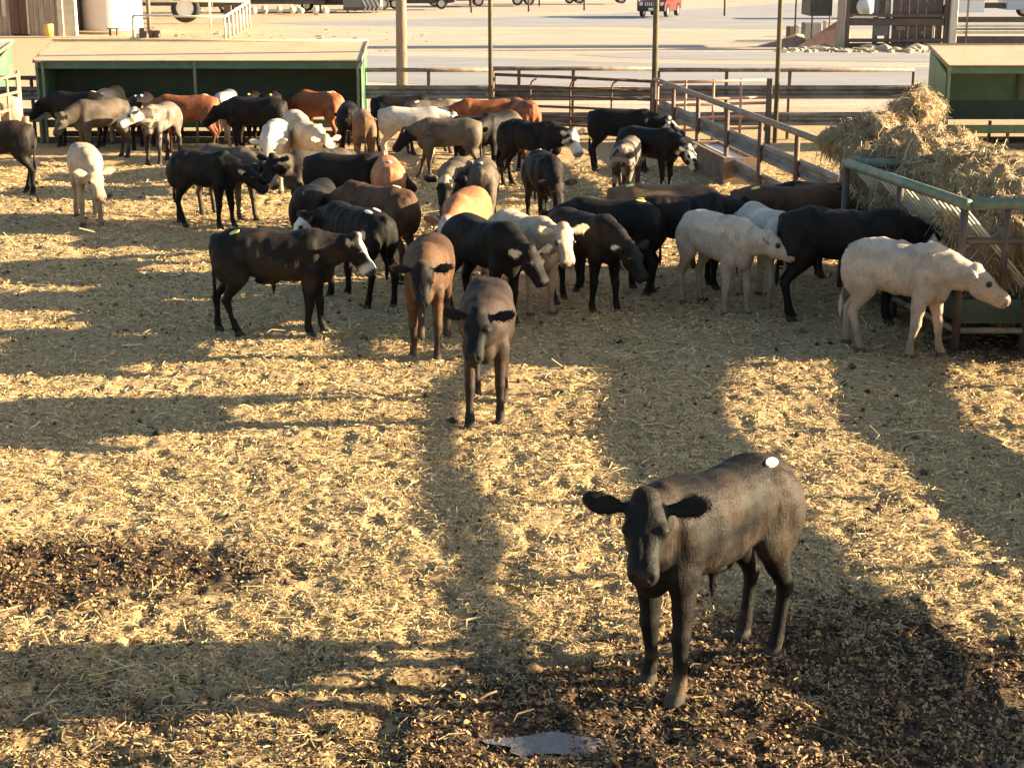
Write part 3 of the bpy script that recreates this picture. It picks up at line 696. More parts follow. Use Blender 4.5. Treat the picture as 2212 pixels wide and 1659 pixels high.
        dd -= .008*np.exp(-((a_u+.052+.10*(.42-a_f))/.007)**2)*sstep(.27, .31, a_f)*(a_f < .5)*(np.abs(a_s) < .13)   # mouth line
        dd -= .005*np.exp(-(a_s/.02)**2)*sstep(.16, .2, a_f)*sstep(.38, .34, a_f)*(a_u > .03)
        v = (v+nr1*dd[:, None]).astype(np.float32)
    if vox < .02:
        nr0 = np.empty(n*3, np.float32); me.vertices.foreach_get("normal", nr0); nr0 = nr0.reshape(-1, 3)
        tor = sstep(.45, .6, v[:, 2])*(1-sstep(.50, .62, v[:, 0])*.4)
        rib = np.sin(v[:, 0]*62+v[:, 2]*5)*sstep(.30, .15, np.abs(v[:, 0]-.02))*sstep(.2, .1, np.abs(v[:, 2]-.82))
        fold = vnoise(v[:, 0]*16+px, v[:, 2]*6+v[:, 1]*5+py)-.5; lump = vnoise(v[:, 0]*6+py, v[:, 2]*6+v[:, 1]*6)-.5
        v = (v+nr0*(tor*(rib*.0022+fold*.018+lump*.028)+(1-tor)*lump*.008)[:, None]).astype(np.float32)
        me.vertices.foreach_set("co", v.ravel()); me.update()
    rs = np.random.default_rng(int(px*7+py)); base = np.array(PAL[coat]); C = np.repeat(base[None], n, 0)
    o1, o2 = rs.uniform(0, 50, 2)
    q1 = vnoise(v[:, 0]*5+v[:, 2]*2+o1, v[:, 1]*5+v[:, 2]*5+o2); q2 = vnoise(v[:, 0]*13+o2+v[:, 1]*4, v[:, 2]*13+o1)
    dk = np.array([.005, .0045, .004])
    def put(mask, col):
        nonlocal C
        m_ = np.clip(mask, 0, 1)[:, None]; C = C*(1-m_)+np.array(col)[None]*m_
    if coat in ('blackbrown', 'black'):
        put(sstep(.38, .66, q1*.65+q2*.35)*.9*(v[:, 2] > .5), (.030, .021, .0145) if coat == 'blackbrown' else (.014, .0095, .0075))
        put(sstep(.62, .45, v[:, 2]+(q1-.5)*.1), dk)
    elif coat in ('darkbrown', 'brown', 'tanbrown', 'red', 'grey'):
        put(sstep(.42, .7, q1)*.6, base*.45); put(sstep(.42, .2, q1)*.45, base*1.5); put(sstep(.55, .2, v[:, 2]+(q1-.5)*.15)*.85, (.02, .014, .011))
        put(sstep(.55, .75, q2)*.4, base*1.5)
    elif coat == 'spotted':
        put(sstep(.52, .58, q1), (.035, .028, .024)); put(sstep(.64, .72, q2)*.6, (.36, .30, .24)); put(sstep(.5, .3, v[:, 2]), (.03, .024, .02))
    elif coat in ('cream', 'white', 'orange', 'pale'):
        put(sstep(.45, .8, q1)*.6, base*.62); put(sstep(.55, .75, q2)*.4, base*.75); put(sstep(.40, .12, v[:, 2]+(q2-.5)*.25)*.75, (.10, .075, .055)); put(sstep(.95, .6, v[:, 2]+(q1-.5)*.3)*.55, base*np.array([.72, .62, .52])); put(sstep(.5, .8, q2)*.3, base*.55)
    if rumpc: put(sstep(-.25, -.40, v[:, 0]+(q1-.5)*.3)*(v[:, 2] > .6), PAL[rumpc])
    hpn = np.array(hp); L_ = (v-hpn)/HS_*np.array([1.0]); lf = L_@np.array(f); ls = L_@np.array(sv); lu = L_@np.array(u)
    hm = sstep(-.09, -.02, lf)*(np.abs(ls) < .32)*(np.abs(lu) < .24)*(lf < .56)
    inh = hm*(np.abs(ls) < .13)*(lu > -.19)
    ear = hm*(np.abs(ls) > .095)*(lf < .06)*(lu > -.1)
    jag = (vnoise(lf*16+o1, ls*16+o2)-.5)*.07
    if headc: put(hm, PAL[headc])
    W = (.64, .58, .48)
    if face == 'white': put(inh*(np.abs(ls)+jag < .125)*(1-ear), W); put(inh*sstep(.05, .0, np.hypot(lf-.15, (np.abs(ls)-.1)*1.2)-.02)*.8, base)
    if face == 'blaze': put(inh*sstep(.062, .045, np.abs(ls)+jag)*(lu > -.02), W); put(inh*sstep(.28, .33, lf+jag), W)
    if face == 'patch': put(inh*sstep(.3, .25, lf+jag*2)*sstep(.45, .6, vnoise(lf*14+o1, ls*14+lu*9)), W); put(inh*sstep(.25, .3, lf)*(lu < .02)*.8, W)
    if face == 'poll': put(inh*sstep(.10, .05, lf+jag*2), PAL['cream'])
    if face == 'creamface': put(inh*sstep(.08, .14, lf+jag), PAL['cream'])
    put(inh*sstep(.365, .39, lf)*(lu > -.07)*(.9 if coat not in ('cream', 'white', 'orange', 'pale') and face != 'white' else .65), (.022, .019, .018) if coat not in ('cream', 'white', 'pale') else (.20, .12, .10))
    for sy in (-1, 1):
        put(inh*sstep(.024, .014, np.sqrt((lf-.405)**2+(ls-sy*.045)**2+(lu-.01)**2*.6)), (.005, .004, .004))
        put(hm*sstep(.04, .03, np.sqrt((lf-.14)**2+(ls-sy*.10)**2+(lu-.03)**2)), (.012, .01, .009))
    if legs == 'dusty': put(sstep(.22, .04, v[:, 2])*sstep(.35, .65, q2)*.6, (.20, .14, .09))
    put((v[:, 2] < .055)*.85, (.05, .04, .032))
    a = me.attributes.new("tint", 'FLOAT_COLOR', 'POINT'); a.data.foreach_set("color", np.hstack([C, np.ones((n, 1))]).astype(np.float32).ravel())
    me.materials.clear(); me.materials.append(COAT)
    zg = float(gheight(np.array([g.x]), np.array([g.y]))[0])
    NRM = None
    root = thing("cow", label, "cow", (g.x, g.y, max(zg, -.03)), hr, "young cattle in the feedlot pen"); root.scale = (s, s, s)
    bo = bpy.data.objects.new("body", me); COL.objects.link(bo); bo.parent = root
    if vox < .0185: hair(me, v, C, root, 90000 if vox < .012 else 26000, vox, lf, lu, ls)
    if vox < .02:
        for sy in (-1, 1): MB().sphere(hp+(f*.140+sv*sy*.108+u*.045)*HS_, .019, 12, 8).build("eye", EYE, root, True)
    # stickers lie on the back where the surface is
    def topz(x, y):
        d = (v[:, 0]-x)**2+(v[:, 1]-y)**2; k = np.argsort(d)[:6]; k = k[np.argmax(v[k, 2])]; return v[k]
    if tagc:
        for i in range(tags):
            yy = (-.05, .07)[i] if tags > 1 else (.10 if math.sin(hr) < .0 and math.cos(hr) < 0 else -.10 if math.cos(hr) > .3 else 0)
            q = topz(-.42*length+.0, yy); mbt = MB(); rx, ry = .058, .028
            kk = np.argsort(((v-q)**2).sum(1))[:40]; cen = v[kk].mean(0); _, _, vt = np.linalg.svd(v[kk]-cen); nn = Vector(vt[2]); nn = nn if nn.z > 0 else -nn
            ax = Vector((1, .2, 0)); ax = (ax-nn*ax.dot(nn)).normalized(); ay = nn.cross(ax); o_ = Vector(cen)+nn*.014
            ring = [o_+ax*rx*math.cos(j*.5236)+ay*ry*math.sin(j*.5236)-nn*.007 for j in range(12)]
            mbt.add([o_]+ring+[p_-nn*.012 for p_ in ring], [(0, 1+j, 1+(j+1) % 12) for j in range(12)]+[(1+j, 13+j, 13+(j+1) % 12, 1+(j+1) % 12) for j in range(12)])
            mbt.build("back_tag", TAGY if tagc == 'y' else TAGW, root, fix=False)
    if eartag:
        sy = eartag; e = (sv*sy*.93-f*.12+u*.10).normalized(); c = hp+sv*sy*.07+e*.12+f*.02-u*.05
        MB().add([c-e*.02+u*.03+f*.006, c+e*.02+u*.03+f*.006, c+e*.026-u*.035+f*.008, c-e*.026-u*.035+f*.008]+[c-e*.02+u*.03+f*.002, c+e*.02+u*.03+f*.002, c+e*.026-u*.035+f*.004, c-e*.026-u*.035+f*.004],
                 [(0, 1, 2, 3), (4, 7, 6, 5), (0, 4, 5, 1), (1, 5, 6, 2), (2, 6, 7, 3), (3, 7, 4, 0)]).build("ear_tag", TAGW, root)
    return root
EYE = M("dark_wet_eye", (.008, .006, .005), (.012, .009, .007), 3, .06, bs=0, spec=.8)
TAGY = M("yellow_sticker", (.75, .70, .16), (.68, .62, .14), 8, .5, bs=.05)
TAGW = M("white_sticker", (.78, .74, .62), (.70, .66, .52), 8, .5, bs=.05)
#COWS
exec_rows = [
 # --- nearest
 dict(px=1543, py=1006, h=1.31, heading=224, coat='blackbrown', label="black-brown calf standing nearest the camera, ears spread, staring at the viewer", ny=40, hy=38, npi=30, hd=46, vox=.0105, tagc='w', legs='dusty', hl=(0.04, -0.03), fl=(0.03, -0.05), fat=0.84, length=0.96, headc='black', sheath=True, hs=0.9),
 dict(px=1052, py=612, h=1.24, heading=268, coat='darkbrown', label="dark brown calf walking straight at the camera ahead of the herd", ny=-5, hy=-8, npi=12, hd=48, vox=.015, headc='black', tagc='w', fl=(-.03, .14), hl=(.10, -.12), fat=1.05),
 dict(px=925, py=512, h=1.24, heading=267, coat='brown', label="reddish brown calf with lowered dark head, just left of the walking calf", npi=2, hd=58, ny=4, hy=6, vox=.016, headc='black', eartag=-1, fl=(.08, -.05), hl=(-.05, .08), fat=1.05),
 dict(px=590, py=492, h=1.22, heading=358, coat='blackbrown', label="blackish brown calf in side view with white blazed face and yellow back tag", face='blaze', npi=8, hd=58, hy=-12, ny=-4, vox=.015, tagc='y', hl=(-.16, .12), fl=(.06, -.06), length=1.1, sheath=True),
 dict(px=768, py=440, h=1.22, heading=130, coat='black', label="black calf behind the white-blazed calf, patchy white face turned to the left", face='patch', npi=-10, hd=50, ny=45, hy=75, vox=.018, tagc='w', tags=2, hl=(.08, -.08)),
 dict(px=812, py=398, h=1.25, heading=140, coat='brown', label="brown calf with pale rump tag standing left of the dark-tailed grey calf", npi=-22, hd=55, ny=8, hy=10, vox=.018, tagc='w', headc='black', hl=(-.06, .1)),
 dict(px=680, py=392, h=1.18, heading=80, coat='black', label="black calf seen from behind between the grey calf's muzzle and the brown calf", npi=-20, hd=50, vox=.022),
 dict(px=690, py=322, h=1.2, heading=212, coat='grey', label="grey-brown calf with black head and ears out, facing left beside the black rump", headc='black', npi=14, hd=50, ny=18, hy=30, vox=.018, fat=1.05),
 dict(px=742, py=334, h=1.2, heading=350, coat='black', label="black calf nosing the orange calf's side, dark ear against it", npi=-14, hd=45, headc='darkbrown', vox=.02),
 dict(px=838, py=343, h=1.2, heading=97, coat='orange', label="orange calf seen from behind with a pale tag on its rump, left of centre", npi=-10, vox=.02, tagc='w', fat=1.05),
 dict(px=592, py=264, h=1.25, heading=271, coat='white', label="white calf walking toward the camera in front of the long shelter", npi=-16, hd=62, hy=6, vox=.018, fl=(.05, -.05), fat=1.0),
 dict(px=640, py=240, h=1.25, heading=285, coat='cream', label="rearmost of two cream calves right of the white walking calf", npi=-10, hd=50, ny=15, hy=25, vox=.022),
 dict(px=668, py=266, h=1.22, heading=292, coat='cream', label="front one of two cream calves, lit face and ear turned right", npi=-8, hd=48, ny=10, hy=18, vox=.02),
 dict(px=182, py=314, h=1.24, heading=290, coat='cream', label="cream calf walking with lowered head at far left of the herd", npi=-28, hd=58, ny=8, hy=14, vox=.018, fl=(.02, -.06), hl=(.12, -.10), fat=1.05),
 dict(px=-14, py=262, h=1.32, heading=177, coat='blackbrown', label="dark calf cut off by the left edge, hindquarters showing", vox=.022, hl=(-.12, .08)),
 dict(px=438, py=327, h=1.2, heading=338, coat='black', label="black calf striding right with lowered head, near the cream-faced calf", npi=-20, hd=40, vox=.018, hl=(-.14, .14), fl=(.05, -.05), length=0.92),
 dict(px=487, py=312, h=1.2, heading=322, coat='grey', label="grey-backed calf with cream face standing behind the striding black calf", face='creamface', npi=-16, hd=52, hy=12, vox=.022, headc='blackbrown', fl=(.1, 0)),
 # --- along the long shelter
 dict(px=216, py=216, h=1.24, heading=218, coat='grey', label="grey-brown calf with head low under the left end of the shelter", npi=-24, hd=62, vox=.022, fat=1.1, length=0.95),
 dict(px=238, py=186, h=1.24, heading=85, coat='cream', label="cream rump feeding in the shelter just behind the grey-brown calf", vox=.026, npi=-30),
 dict(px=165, py=197, h=1.22, heading=172, coat='black', label="black cow in deep shade at the left end of the shelter", vox=.026, npi=-20, tagc='w'),
 dict(px=306, py=200, h=1.22, heading=92, coat='black', label="black rump with pale tags behind the white-faced mottled calf", vox=.026, npi=-30, tagc='w', tags=2),
 dict(px=345, py=224, h=1.22, heading=256, coat='spotted', label="mottled grey calf with white face looking left before the red cow", face='white', npi=12, hd=35, ny=-30, hy=-48, vox=.02),
 dict(px=402, py=203, h=1.25, heading=179, coat='red', label="rust red cow in side view under the middle of the shelter", vox=.022, npi=-18, hd=50, tagc='w', length=1.05),
 dict(px=552, py=210, h=1.26, heading=172, coat='black', label="big black cow in side view at the shelter, tail to the right", vox=.022, npi=-20, length=1.0, fat=1.1, hy=0),
 dict(px=488, py=196, h=1.22, heading=88, coat='white', label="pale rump showing above the gap between red and black cows", vox=.026, npi=-30),
 dict(px=542, py=199, h=1.20, heading=90, coat='black', label="dark rump with yellow tag behind the left part of the big black cow", vox=.026, npi=-30, tagc='y'),
 dict(px=587, py=200, h=1.20, heading=92, coat='blackbrown', label="dark rump with yellow tag behind the big black cow's hindquarters", vox=.026, npi=-30, tagc='y'),
 dict(px=688, py=194, h=1.24, heading=145, coat='red', label="red-brown cow with sunlit rump at the right end of the shelter", vox=.022, npi=-25, tagc='w', tags=2),
 dict(px=752, py=222, h=1.2, heading=95, coat='black', label="black cow in shade at the right corner post of the shelter", vox=.026, npi=-30),
 dict(px=784, py=240, h=1.2, heading=98, coat='tanbrown', label="tan-brown calf seen from behind left of the white cow", vox=.022, npi=-20, fat=.85),
 # --- centre back
 dict(px=888, py=230, h=1.16, heading=356, coat='white', label="long white cow in side view facing right", vox=.02, npi=-6, hd=35, length=1.12, fat=1.05),
 dict(px=870, py=205, h=1.2, heading=6, coat='black', label="black cow behind the white cow with pale head and green-yellow ear tag", vox=.024, npi=-5, hd=30, face='white', length=1.1, eartag=1),
 dict(px=930, py=215, h=1.15, heading=25, coat='grey', label="grey-brown back between the white cow and the fence", vox=.026, npi=-15, tagc='w'),
 dict(px=970, py=256, h=1.17, heading=176, coat='grey', label="shaggy grey-brown cow in side view facing left with black head", headc='black', vox=.02, npi=-18, hd=55, fl=(-.02, .22), length=1.0),
 dict(px=1030, py=249, h=1.15, heading=205, coat='blackbrown', label="dark cow mostly hidden behind the shaggy grey-brown one", vox=.026, npi=-20),
 dict(px=1052, py=211, h=1.22, heading=182, coat='red', label="red cow with cream face, farthest left of the red pair near the gate", face='white', vox=.022, npi=-14, hd=50, hy=30, ny=15, length=1.05),
 dict(px=1128, py=213, h=1.22, heading=110, coat='red', label="red cow seen from behind directly in front of the gate", vox=.022, npi=-20),
 dict(px=1078, py=240, h=1.22, heading=238, coat='black', label="black cow with tan rump standing in front of the red pair", rumpc='tanbrown', vox=.022, npi=-18, fat=.95),
 dict(px=1146, py=260, h=1.22, heading=330, coat='black', label="black calf with bright white face looking right, left of the trough group", face='white', vox=.018, npi=-2, hd=60, ny=-5, hy=-18),
 dict(px=1176, py=330, h=1.22, heading=282, coat='black', label="black calf with dusty shoulder tag and head down, right of centre", vox=.018, npi=-34, hd=66, tagc='w', legs=None),
 dict(px=1043, py=346, h=1.2, heading=88, coat='grey', label="grey-brown calf seen from behind with black tail switch and pale tag", vox=.018, npi=-20, tagc='w'),
 dict(px=984, py=343, h=1.2, heading=262, coat='grey', label="grey-brown calf with cream poll and dark face looking at the camera", face='poll', headc='blackbrown', vox=.018, npi=-6, hd=60, hy=0),
 dict(px=1006, py=412, h=1.22, heading=258, coat='orange', label="orange calf with pinkish white face behind the black calf's back", face='white', vox=.018, npi=-18, hd=62, ny=-8, hy=-14),
 dict(px=1045, py=470, h=1.22, heading=308, coat='black', label="black calf with head lowered against the cream calf's neck", vox=.018, npi=-20, hd=50),
 dict(px=1130, py=456, h=1.2, heading=302, coat='cream', label="cream calf with orange-lit face and big round ear facing the camera", vox=.016, npi=14, hd=60, ny=0, hy=-14, headc='cream', fl=(.05, -.05)),
 # --- right group
 dict(px=1262, py=452, h=1.2, heading=308, coat='black', label="black calf walking right with lowered head in front of the tagged black cow", vox=.018, npi=-30, hd=50, fl=(.08, -.08), hl=(-.06, .1), length=1.0),
 dict(px=1322, py=424, h=1.22, heading=168, coat='black', label="black cow with two yellow tags and pale tail head, facing left", vox=.02, npi=-20, tagc='y', tags=2),
 dict(px=1476, py=422, h=1.22, heading=10, coat='black', label="black calf with raised head facing right, ears up by the trough", vox=.018, npi=6, hd=20, hy=25, ny=12, hl=(-.12, .06)),
 dict(px=1428, py=392, h=1.2, heading=2, coat='tanbrown', label="tan-backed cow with round yellow tag behind the raised-head black calf", vox=.022, npi=-18, tagc='y', length=1.15),
 dict(px=1552, py=458, h=1.2, heading=300, coat='pale', label="cream calf looking right at the big black cow's flank", vox=.016, npi=-4, hd=32, ny=20, hy=42, fat=1.0, fl=(.06, -.05)),
 dict(px=1655, py=446, h=1.2, heading=105, coat='white', label="whitish calf almost hidden between the cream calf and big black cow", vox=.024, npi=-20),
 dict(px=1832, py=452, h=1.34, heading=351, coat='black', label="big black cow eating from the hay feeder, white patch on its face", face='patch', vox=.018, npi=-14, hd=35, length=1.12),
 dict(px=1700, py=405, h=1.22, heading=1, coat='brown', label="brown cow with round yellow rump tag behind the big black cow", vox=.02, npi=-15, tagc='y', length=1.15),
 dict(px=1772, py=392, h=1.2, heading=352, coat='black', label="black cow with white face looking at the camera beside the fence end", face='white', vox=.02, npi=-14, hd=48, ny=-30, hy=-68),
 dict(px=1945, py=515, h=1.26, heading=326, coat='pale', label="cream calf walking with outstretched neck beside the hay feeder's corner post", vox=0.014, npi=-18, hd=38, ny=12, hy=16, fl=(.10, -.14), hl=(-.16, .12), length=0.88, fat=1.02, tail=-1),
 dict(px=1345, py=236, h=1.22, heading=346, coat='black', label="black cow drinking side by side at the trough, white cheek, tail to the left", face='patch', vox=.02, npi=-8, hd=40, length=1.08, tail=1),
 dict(px=1402, py=276, h=1.18, heading=322, coat='black', label="black cow with white-spotted lowered head at the trough's corner", face='patch', vox=.02, npi=-30, hd=55),
 dict(px=1356, py=296, h=1.1, heading=75, coat='spotted', label="grey and white mottled calf with its rump to the camera at the trough", vox=.02, npi=-20, fat=.9),
 dict(px=-25, py=205, h=1.25, heading=200, coat='cream', label="pale cow behind the pink gate, cut off by the left edge", vox=.026),
]
for r_ in exec_rows: cow(**r_)

#BACKGROUND
# ------------------------------------------------------------------ the yard behind: buildings, vehicles, loading dock
def plain(name, mb, mat, label, cat, loc, rz=0, smooth=False, bevel=0, group=None):
    o = mb.build(name, mat, None, smooth, bevel); o.location = loc; o.rotation_euler = (0, 0, rz); tag(o, label, cat, group); return o
def slab(a, b, c_, d, z0, z1):
    q = [Vector(p) for p in (a, b, c_, d)]; return [Vector((p.x, p.y, z)) for z in (z0, z1) for p in q], [(0, 3, 2, 1), (4, 5, 6, 7), (0, 1, 5, 4), (1, 2, 6, 5), (2, 3, 7, 6), (3, 0, 4, 7)]
# old plank shed, far left
p = P(-30, 75); mp = 84*1.0/3500*1.02
t = thing("wooden_shed", "old weathered wooden shed with brown double door at the top left corner", "shed", (p.x, p.y, 0)); sc_ = (P(138, 75).x-p.x)/168
px2 = lambda x: (x+30)*sc_
xs = [px2(-30)]
pw = M("grey_planks", (.40, .33, .25), (.24, .18, .13), 1.6, .85, c3=(.15, .10, .07), stretch=(6, 6, .25))
while xs[-1] < px2(138)-.15: xs.append(xs[-1]+.28)
for a, b in zip(xs[:-1], xs[1:]):
    if px2(24) < (a+b)/2 < px2(64): continue
    MB().box(a+.008, b-.008, -.03-random.random()*.012, 0, -.1, 5).build("plank", pw, t)
MB().box(px2(-30), px2(138), .01, 4.5, -.1, 5.05).build("wall_core", M("shed_core", (.09, .06, .045), None, 2, .9), t)
bd = M("brown_door", (.13, .075, .05), (.09, .05, .035), 2, .7, stretch=(5, 5, .4))
for a, b in ((25, 43.5), (44.5, 62)): MB().box(px2(a), px2(b), -.06, 0, 0, 2.6).build("door", bd, t, bevel=.01)
MB().box(px2(62), px2(65), -.09, 0, 0, 2.7).build("door_frame", cream(), t); MB().box(px2(10), px2(17), -.14, -.02, .9, 4.4).build("shutter_board", M("pale_board2", (.62, .57, .47), (.5, .45, .36), 2, .8), t)
MB().box(px2(128), px2(139), -.1, .02, -.1, 5).build("corner_board", cream(), t)
# yellow drum, white tank, step
p = P(106, 79); plain("drum", MB().tube([(0, 0, 0), (0, 0, .28), (0, 0, .3), (0, 0, .58), (0, 0, .6)], [.24, .24, .25, .24, .23], 18), M("yellow_drum", (.62, .45, .10), (.55, .38, .09), 3, .5), "dirty yellow drum in front of the old wooden shed", "drum", p, smooth=True)
p = P(228, 69); rr = 68*.0238
plain("storage_tank", MB().tube([(0, 0, 0), (0, 0, 8)], rr, 48), M("tank_white", (.84, .83, .80), (.78, .76, .71), .6, .5), "huge white cylindrical storage tank right of the wooden shed", "tank", (p.x, p.y+rr, -.05), smooth=False)
bpy.data.objects["storage_tank"].data.shade_smooth()
md = bpy.data.objects["storage_tank"].modifiers.new("e", 'EDGE_SPLIT')
p = P(228, 72); plain("tank_plinth", MB().tube([(0, 0, 0), (0, 0, .12)], rr+.25, 40), M("plinth", (.42, .30, .18), None, 3, .9), "low earthen plinth under the white tank", "plinth", (p.x, p.y+rr, -.08))
p = P(156, 78); plain("corner_pillar", MB().box(-.28, .28, -.2, .2, 0, 6), cream(), "cream post against the white tank and shed corner", "post", p, bevel=.02)
p = P(246, 78); t = thing("step_stool", "small dark metal step stool before the white tank", "stool", p)
MB().box(-.3, .3, -.2, .2, .33, .37).build("top", darks(), t); [MB().box(x, x+.05, -.15, .15, 0, .33).build("leg", darks(), t) for x in (-.2, .15)]
for i, (a, b, hh) in enumerate(((302, 316, .45), (322, 333, .33), (334, 346, .32))):
    p = P((a+b)/2, 80); plain("timber_block", MB().box(-(b-a)*.0107, (b-a)*.0107, -.2, .2, -.05, hh), brownst(), ["leftmost and tallest of three dark blocks by the cream railing", "middle one of three dark blocks by the cream railing", "rightmost of three dark blocks by the cream railing"][i], "block", p, bevel=.03)
# cream pipe corral
def corral():
    a = P(290, 82); b = P(487, 84); c_ = P(540, 56); t = thing("pipe_corral", "cream painted pipe corral with vertical rails beyond the long shelter", "fence", a)
    l = lambda p, z=0: Vector((p.x-a.x, p.y-a.y, z)); ht = Zat(a, 34)
    MB().tube([l(a, ht), l(b, ht-.05)], .055, 10).build("rail", cream(), t, True); MB().tube([l(a), l(a, ht)], .09, 10).build("post", cream(), t, True)
    d = Vector((P(290, 55).x, P(290, 55).y, 0)); e = P(540, 56); h2 = 1.35
    MB().tube([Vector((d.x-a.x, e.y-a.y, h2)), l(e, h2)], .06, 10).build("rail", cream(), t, True)
    for px in (455, ): q = P(px, 62); MB().tube([l(q), l(q, 1.5)], .07, 10).build("post", cream(), t, True)
    for i in range(8):
        q = b.lerp(c_, (i/7)**1.0); MB().tube([l(q, -.1), l(q, ht-.05+(h2-ht)*(i/7))], .06, 8).build("upright", cream(), t, True)
    MB().tube([l(b, ht-.03), l(c_, h2)], .07, 10).build("rail", cream(), t, True)
corral()
p = P(323, 70); plain("pole", MB().tube([(0, 0, -.1), (0, 0, 5)], .11, 10), wood(), "dark wooden pole behind the cream corral", "pole", p, smooth=True)

def wheel(parent, x, y, r, wd, rimr=.6, axis='y', rim=None):
    w_ = MB(); n = 22; prof = [(r*rimr, -wd/2), (r*.93, -wd/2), (r, -wd*.3), (r, wd*.3), (r*.93, wd/2), (r*rimr, wd/2)]
    vs = []; fs = []
    for i in range(n):
        a = 2*math.pi*i/n
        for rad, o in prof: vs.append((x+math.cos(a)*rad, y+o, r+math.sin(a)*rad))
    k = len(prof)
    for i in range(n):
        for j in range(k): fs.append((i*k+j, ((i+1) % n)*k+j, ((i+1) % n)*k+(j+1) % k, i*k+(j+1) % k))
    w_.add(vs, fs); o = w_.build("wheel", rubber(), parent, True)
    MB().tube([(x, y-wd*.42, r), (x, y+wd*.42, r)], r*rimr*1.02, 18).build("rim", rim or chrome(), o)
    return o
# red sport utility vehicle
def suv(px, py, rz, label):
    t = thing("parked_car", label, "car", P(px, py), rz)
    sec = [(-2.1, .50, .95, 1.05, .80), (-2.0, .42, 1.05, 1.60, .86), (-1.2, .40, 1.10, 1.72, .90), (.1, .40, 1.08, 1.72, .90), (.35, .40, 1.06, 1.62, .90)]
    body = MB()
    prof = [(-2.15, .45), (-2.18, .8), (-2.1, 1.12), (.95, 1.10), (1.75, 1.05), (2.08, .92), (2.14, .55), (2.02, .38), (1.78, .36), (1.74, .6), (1.55, .76), (1.3, .8), (1.05, .76), (.86, .6), (.82, .34), (-.86, .34), (-.9, .6), (-1.08, .76), (-1.34, .8), (-1.6, .76), (-1.78, .6), (-1.82, .38)]
    body.extrude(prof, -.90, .90); body.build("body", redp(), t, bevel=.035)
    cab = MB(); z0, z1 = 1.09, 1.68
    cab.add([(-2.05, -.86, z0), (.98, -.86, z0), (.98, .86, z0), (-2.05, .86, z0), (-1.85, -.72, z1), (.25, -.72, z1), (.25, .72, z1), (-1.85, .72, z1)], [(0, 3, 2, 1), (4, 5, 6, 7), (0, 1, 5, 4), (1, 2, 6, 5), (2, 3, 7, 6), (3, 0, 4, 7)])
    cab.build("cabin_glass", glass(), t, bevel=.03)
    MB().box(-1.88, .22, -.73, .73, 1.66, 1.74).build("roof", redp(), t, bevel=.02)
    for x in (-1.95, -.85, .15): MB().box(x-.05, x+.05, -.865, .865, 1.1, 1.66).build("pillar", redp(), t)
    MB().box(2.02, 2.2, -.92, .92, .38, .62).build("bumper", M("black_plastic", (.03, .03, .03), None, 3, .6), t, bevel=.03)
    g = MB().box(2.05, 2.12, -.5, .5, .70, .96).build("grille", M("black_plastic", (.03, .03, .03)), t)
    for i in range(7): MB().box(2.115, 2.13, -.43+i*.135, -.36+i*.135, .72, .94).build("grille_slat", chrome(), g)
    for sy in (-1, 1): MB().tube([(2.04, sy*.68, .84), (2.13, sy*.68, .84)], .12, 16).build("headlight", M("lamp_glass", (.75, .75, .7), None, 3, .15), t)
    MB().box(2.2, 2.215, -.16, .16, .44, .60).build("number_plate", white(), t)
    for x in (-1.34, 1.3):
        for y in (-.80, .80): wheel(t, x, y, .37, .24)
    for sy in (-1, 1): MB().box(.55, .68, sy*.9-.0 if sy > 0 else -1.08, 1.08 if sy > 0 else -.9, 1.05, 1.2).build("mirror", redp(), t, bevel=.02)
    return t
suv(1425, 36, R(250), "red sport utility car parked facing the camera at the top edge")
# pickups and trailers in the far row
def pickup(px, py, rz, mat, label, dark=False):
    t = thing("parked_truck", label, "truck", P(px, py), rz)
    prof = [(-2.7, .5), (-2.72, 1.15), (-.75, 1.17), (-.7, 1.78), (.45, 1.80), (1.0, 1.2), (2.35, 1.08), (2.45, .5), (2.15, .42), (2.05, .78), (1.7, .9), (1.35, .78), (1.25, .42), (-1.25, .42), (-1.35, .78), (-1.7, .9), (-2.05, .78), (-2.15, .42)]
    MB().extrude(prof, -.95, .95).build("body", mat, t, bevel=.04)
    for sy in (-1, 1):
        y = sy*.955; MB().add([(-.6, y, 1.2), (.85, y, 1.2), (.42, y, 1.7), (-.6, y, 1.7)], [(0, 1, 2, 3)]).build("window", glass(), t)
        MB().tube([(2.3, sy*.7, .85), (2.46, sy*.7, .85)], .11, 12).build("headlight", M("lamp_glass", (.75, .75, .7)), t)
    MB().box(2.38, 2.56, -.97, .97, .45, .65).build("bumper", chrome(), t, bevel=.02)
    for x in (-1.7, 1.7):
        for y in (-.85, .85): wheel(t, x, y, .4, .26)
    return t
dk1 = M("dark_red_paint", (.10, .02, .018), (.08, .018, .016), 1, .35); dk2 = M("charcoal_paint", (.035, .038, .042), (.03, .03, .034), 1, .35); dk3 = M("navy_paint", (.03, .04, .06), (.025, .03, .05), 1, .35)
pickup(716, 24, R(183), dk1, "dark red pickup truck left of the chevron marked trailer")
pickup(905, 20, R(180), dk2, "charcoal pickup truck parked just right of the wooden power pole")
pickup(985, 14, R(186), dk1, "maroon pickup truck in the far row, right of the charcoal one")
pickup(1185, 8, R(178), dk3, "dark pickup truck in the far row left of the red car")
pickup(1295, 8, R(3), dk2, "dark pickup truck nearest the red car in the far row")
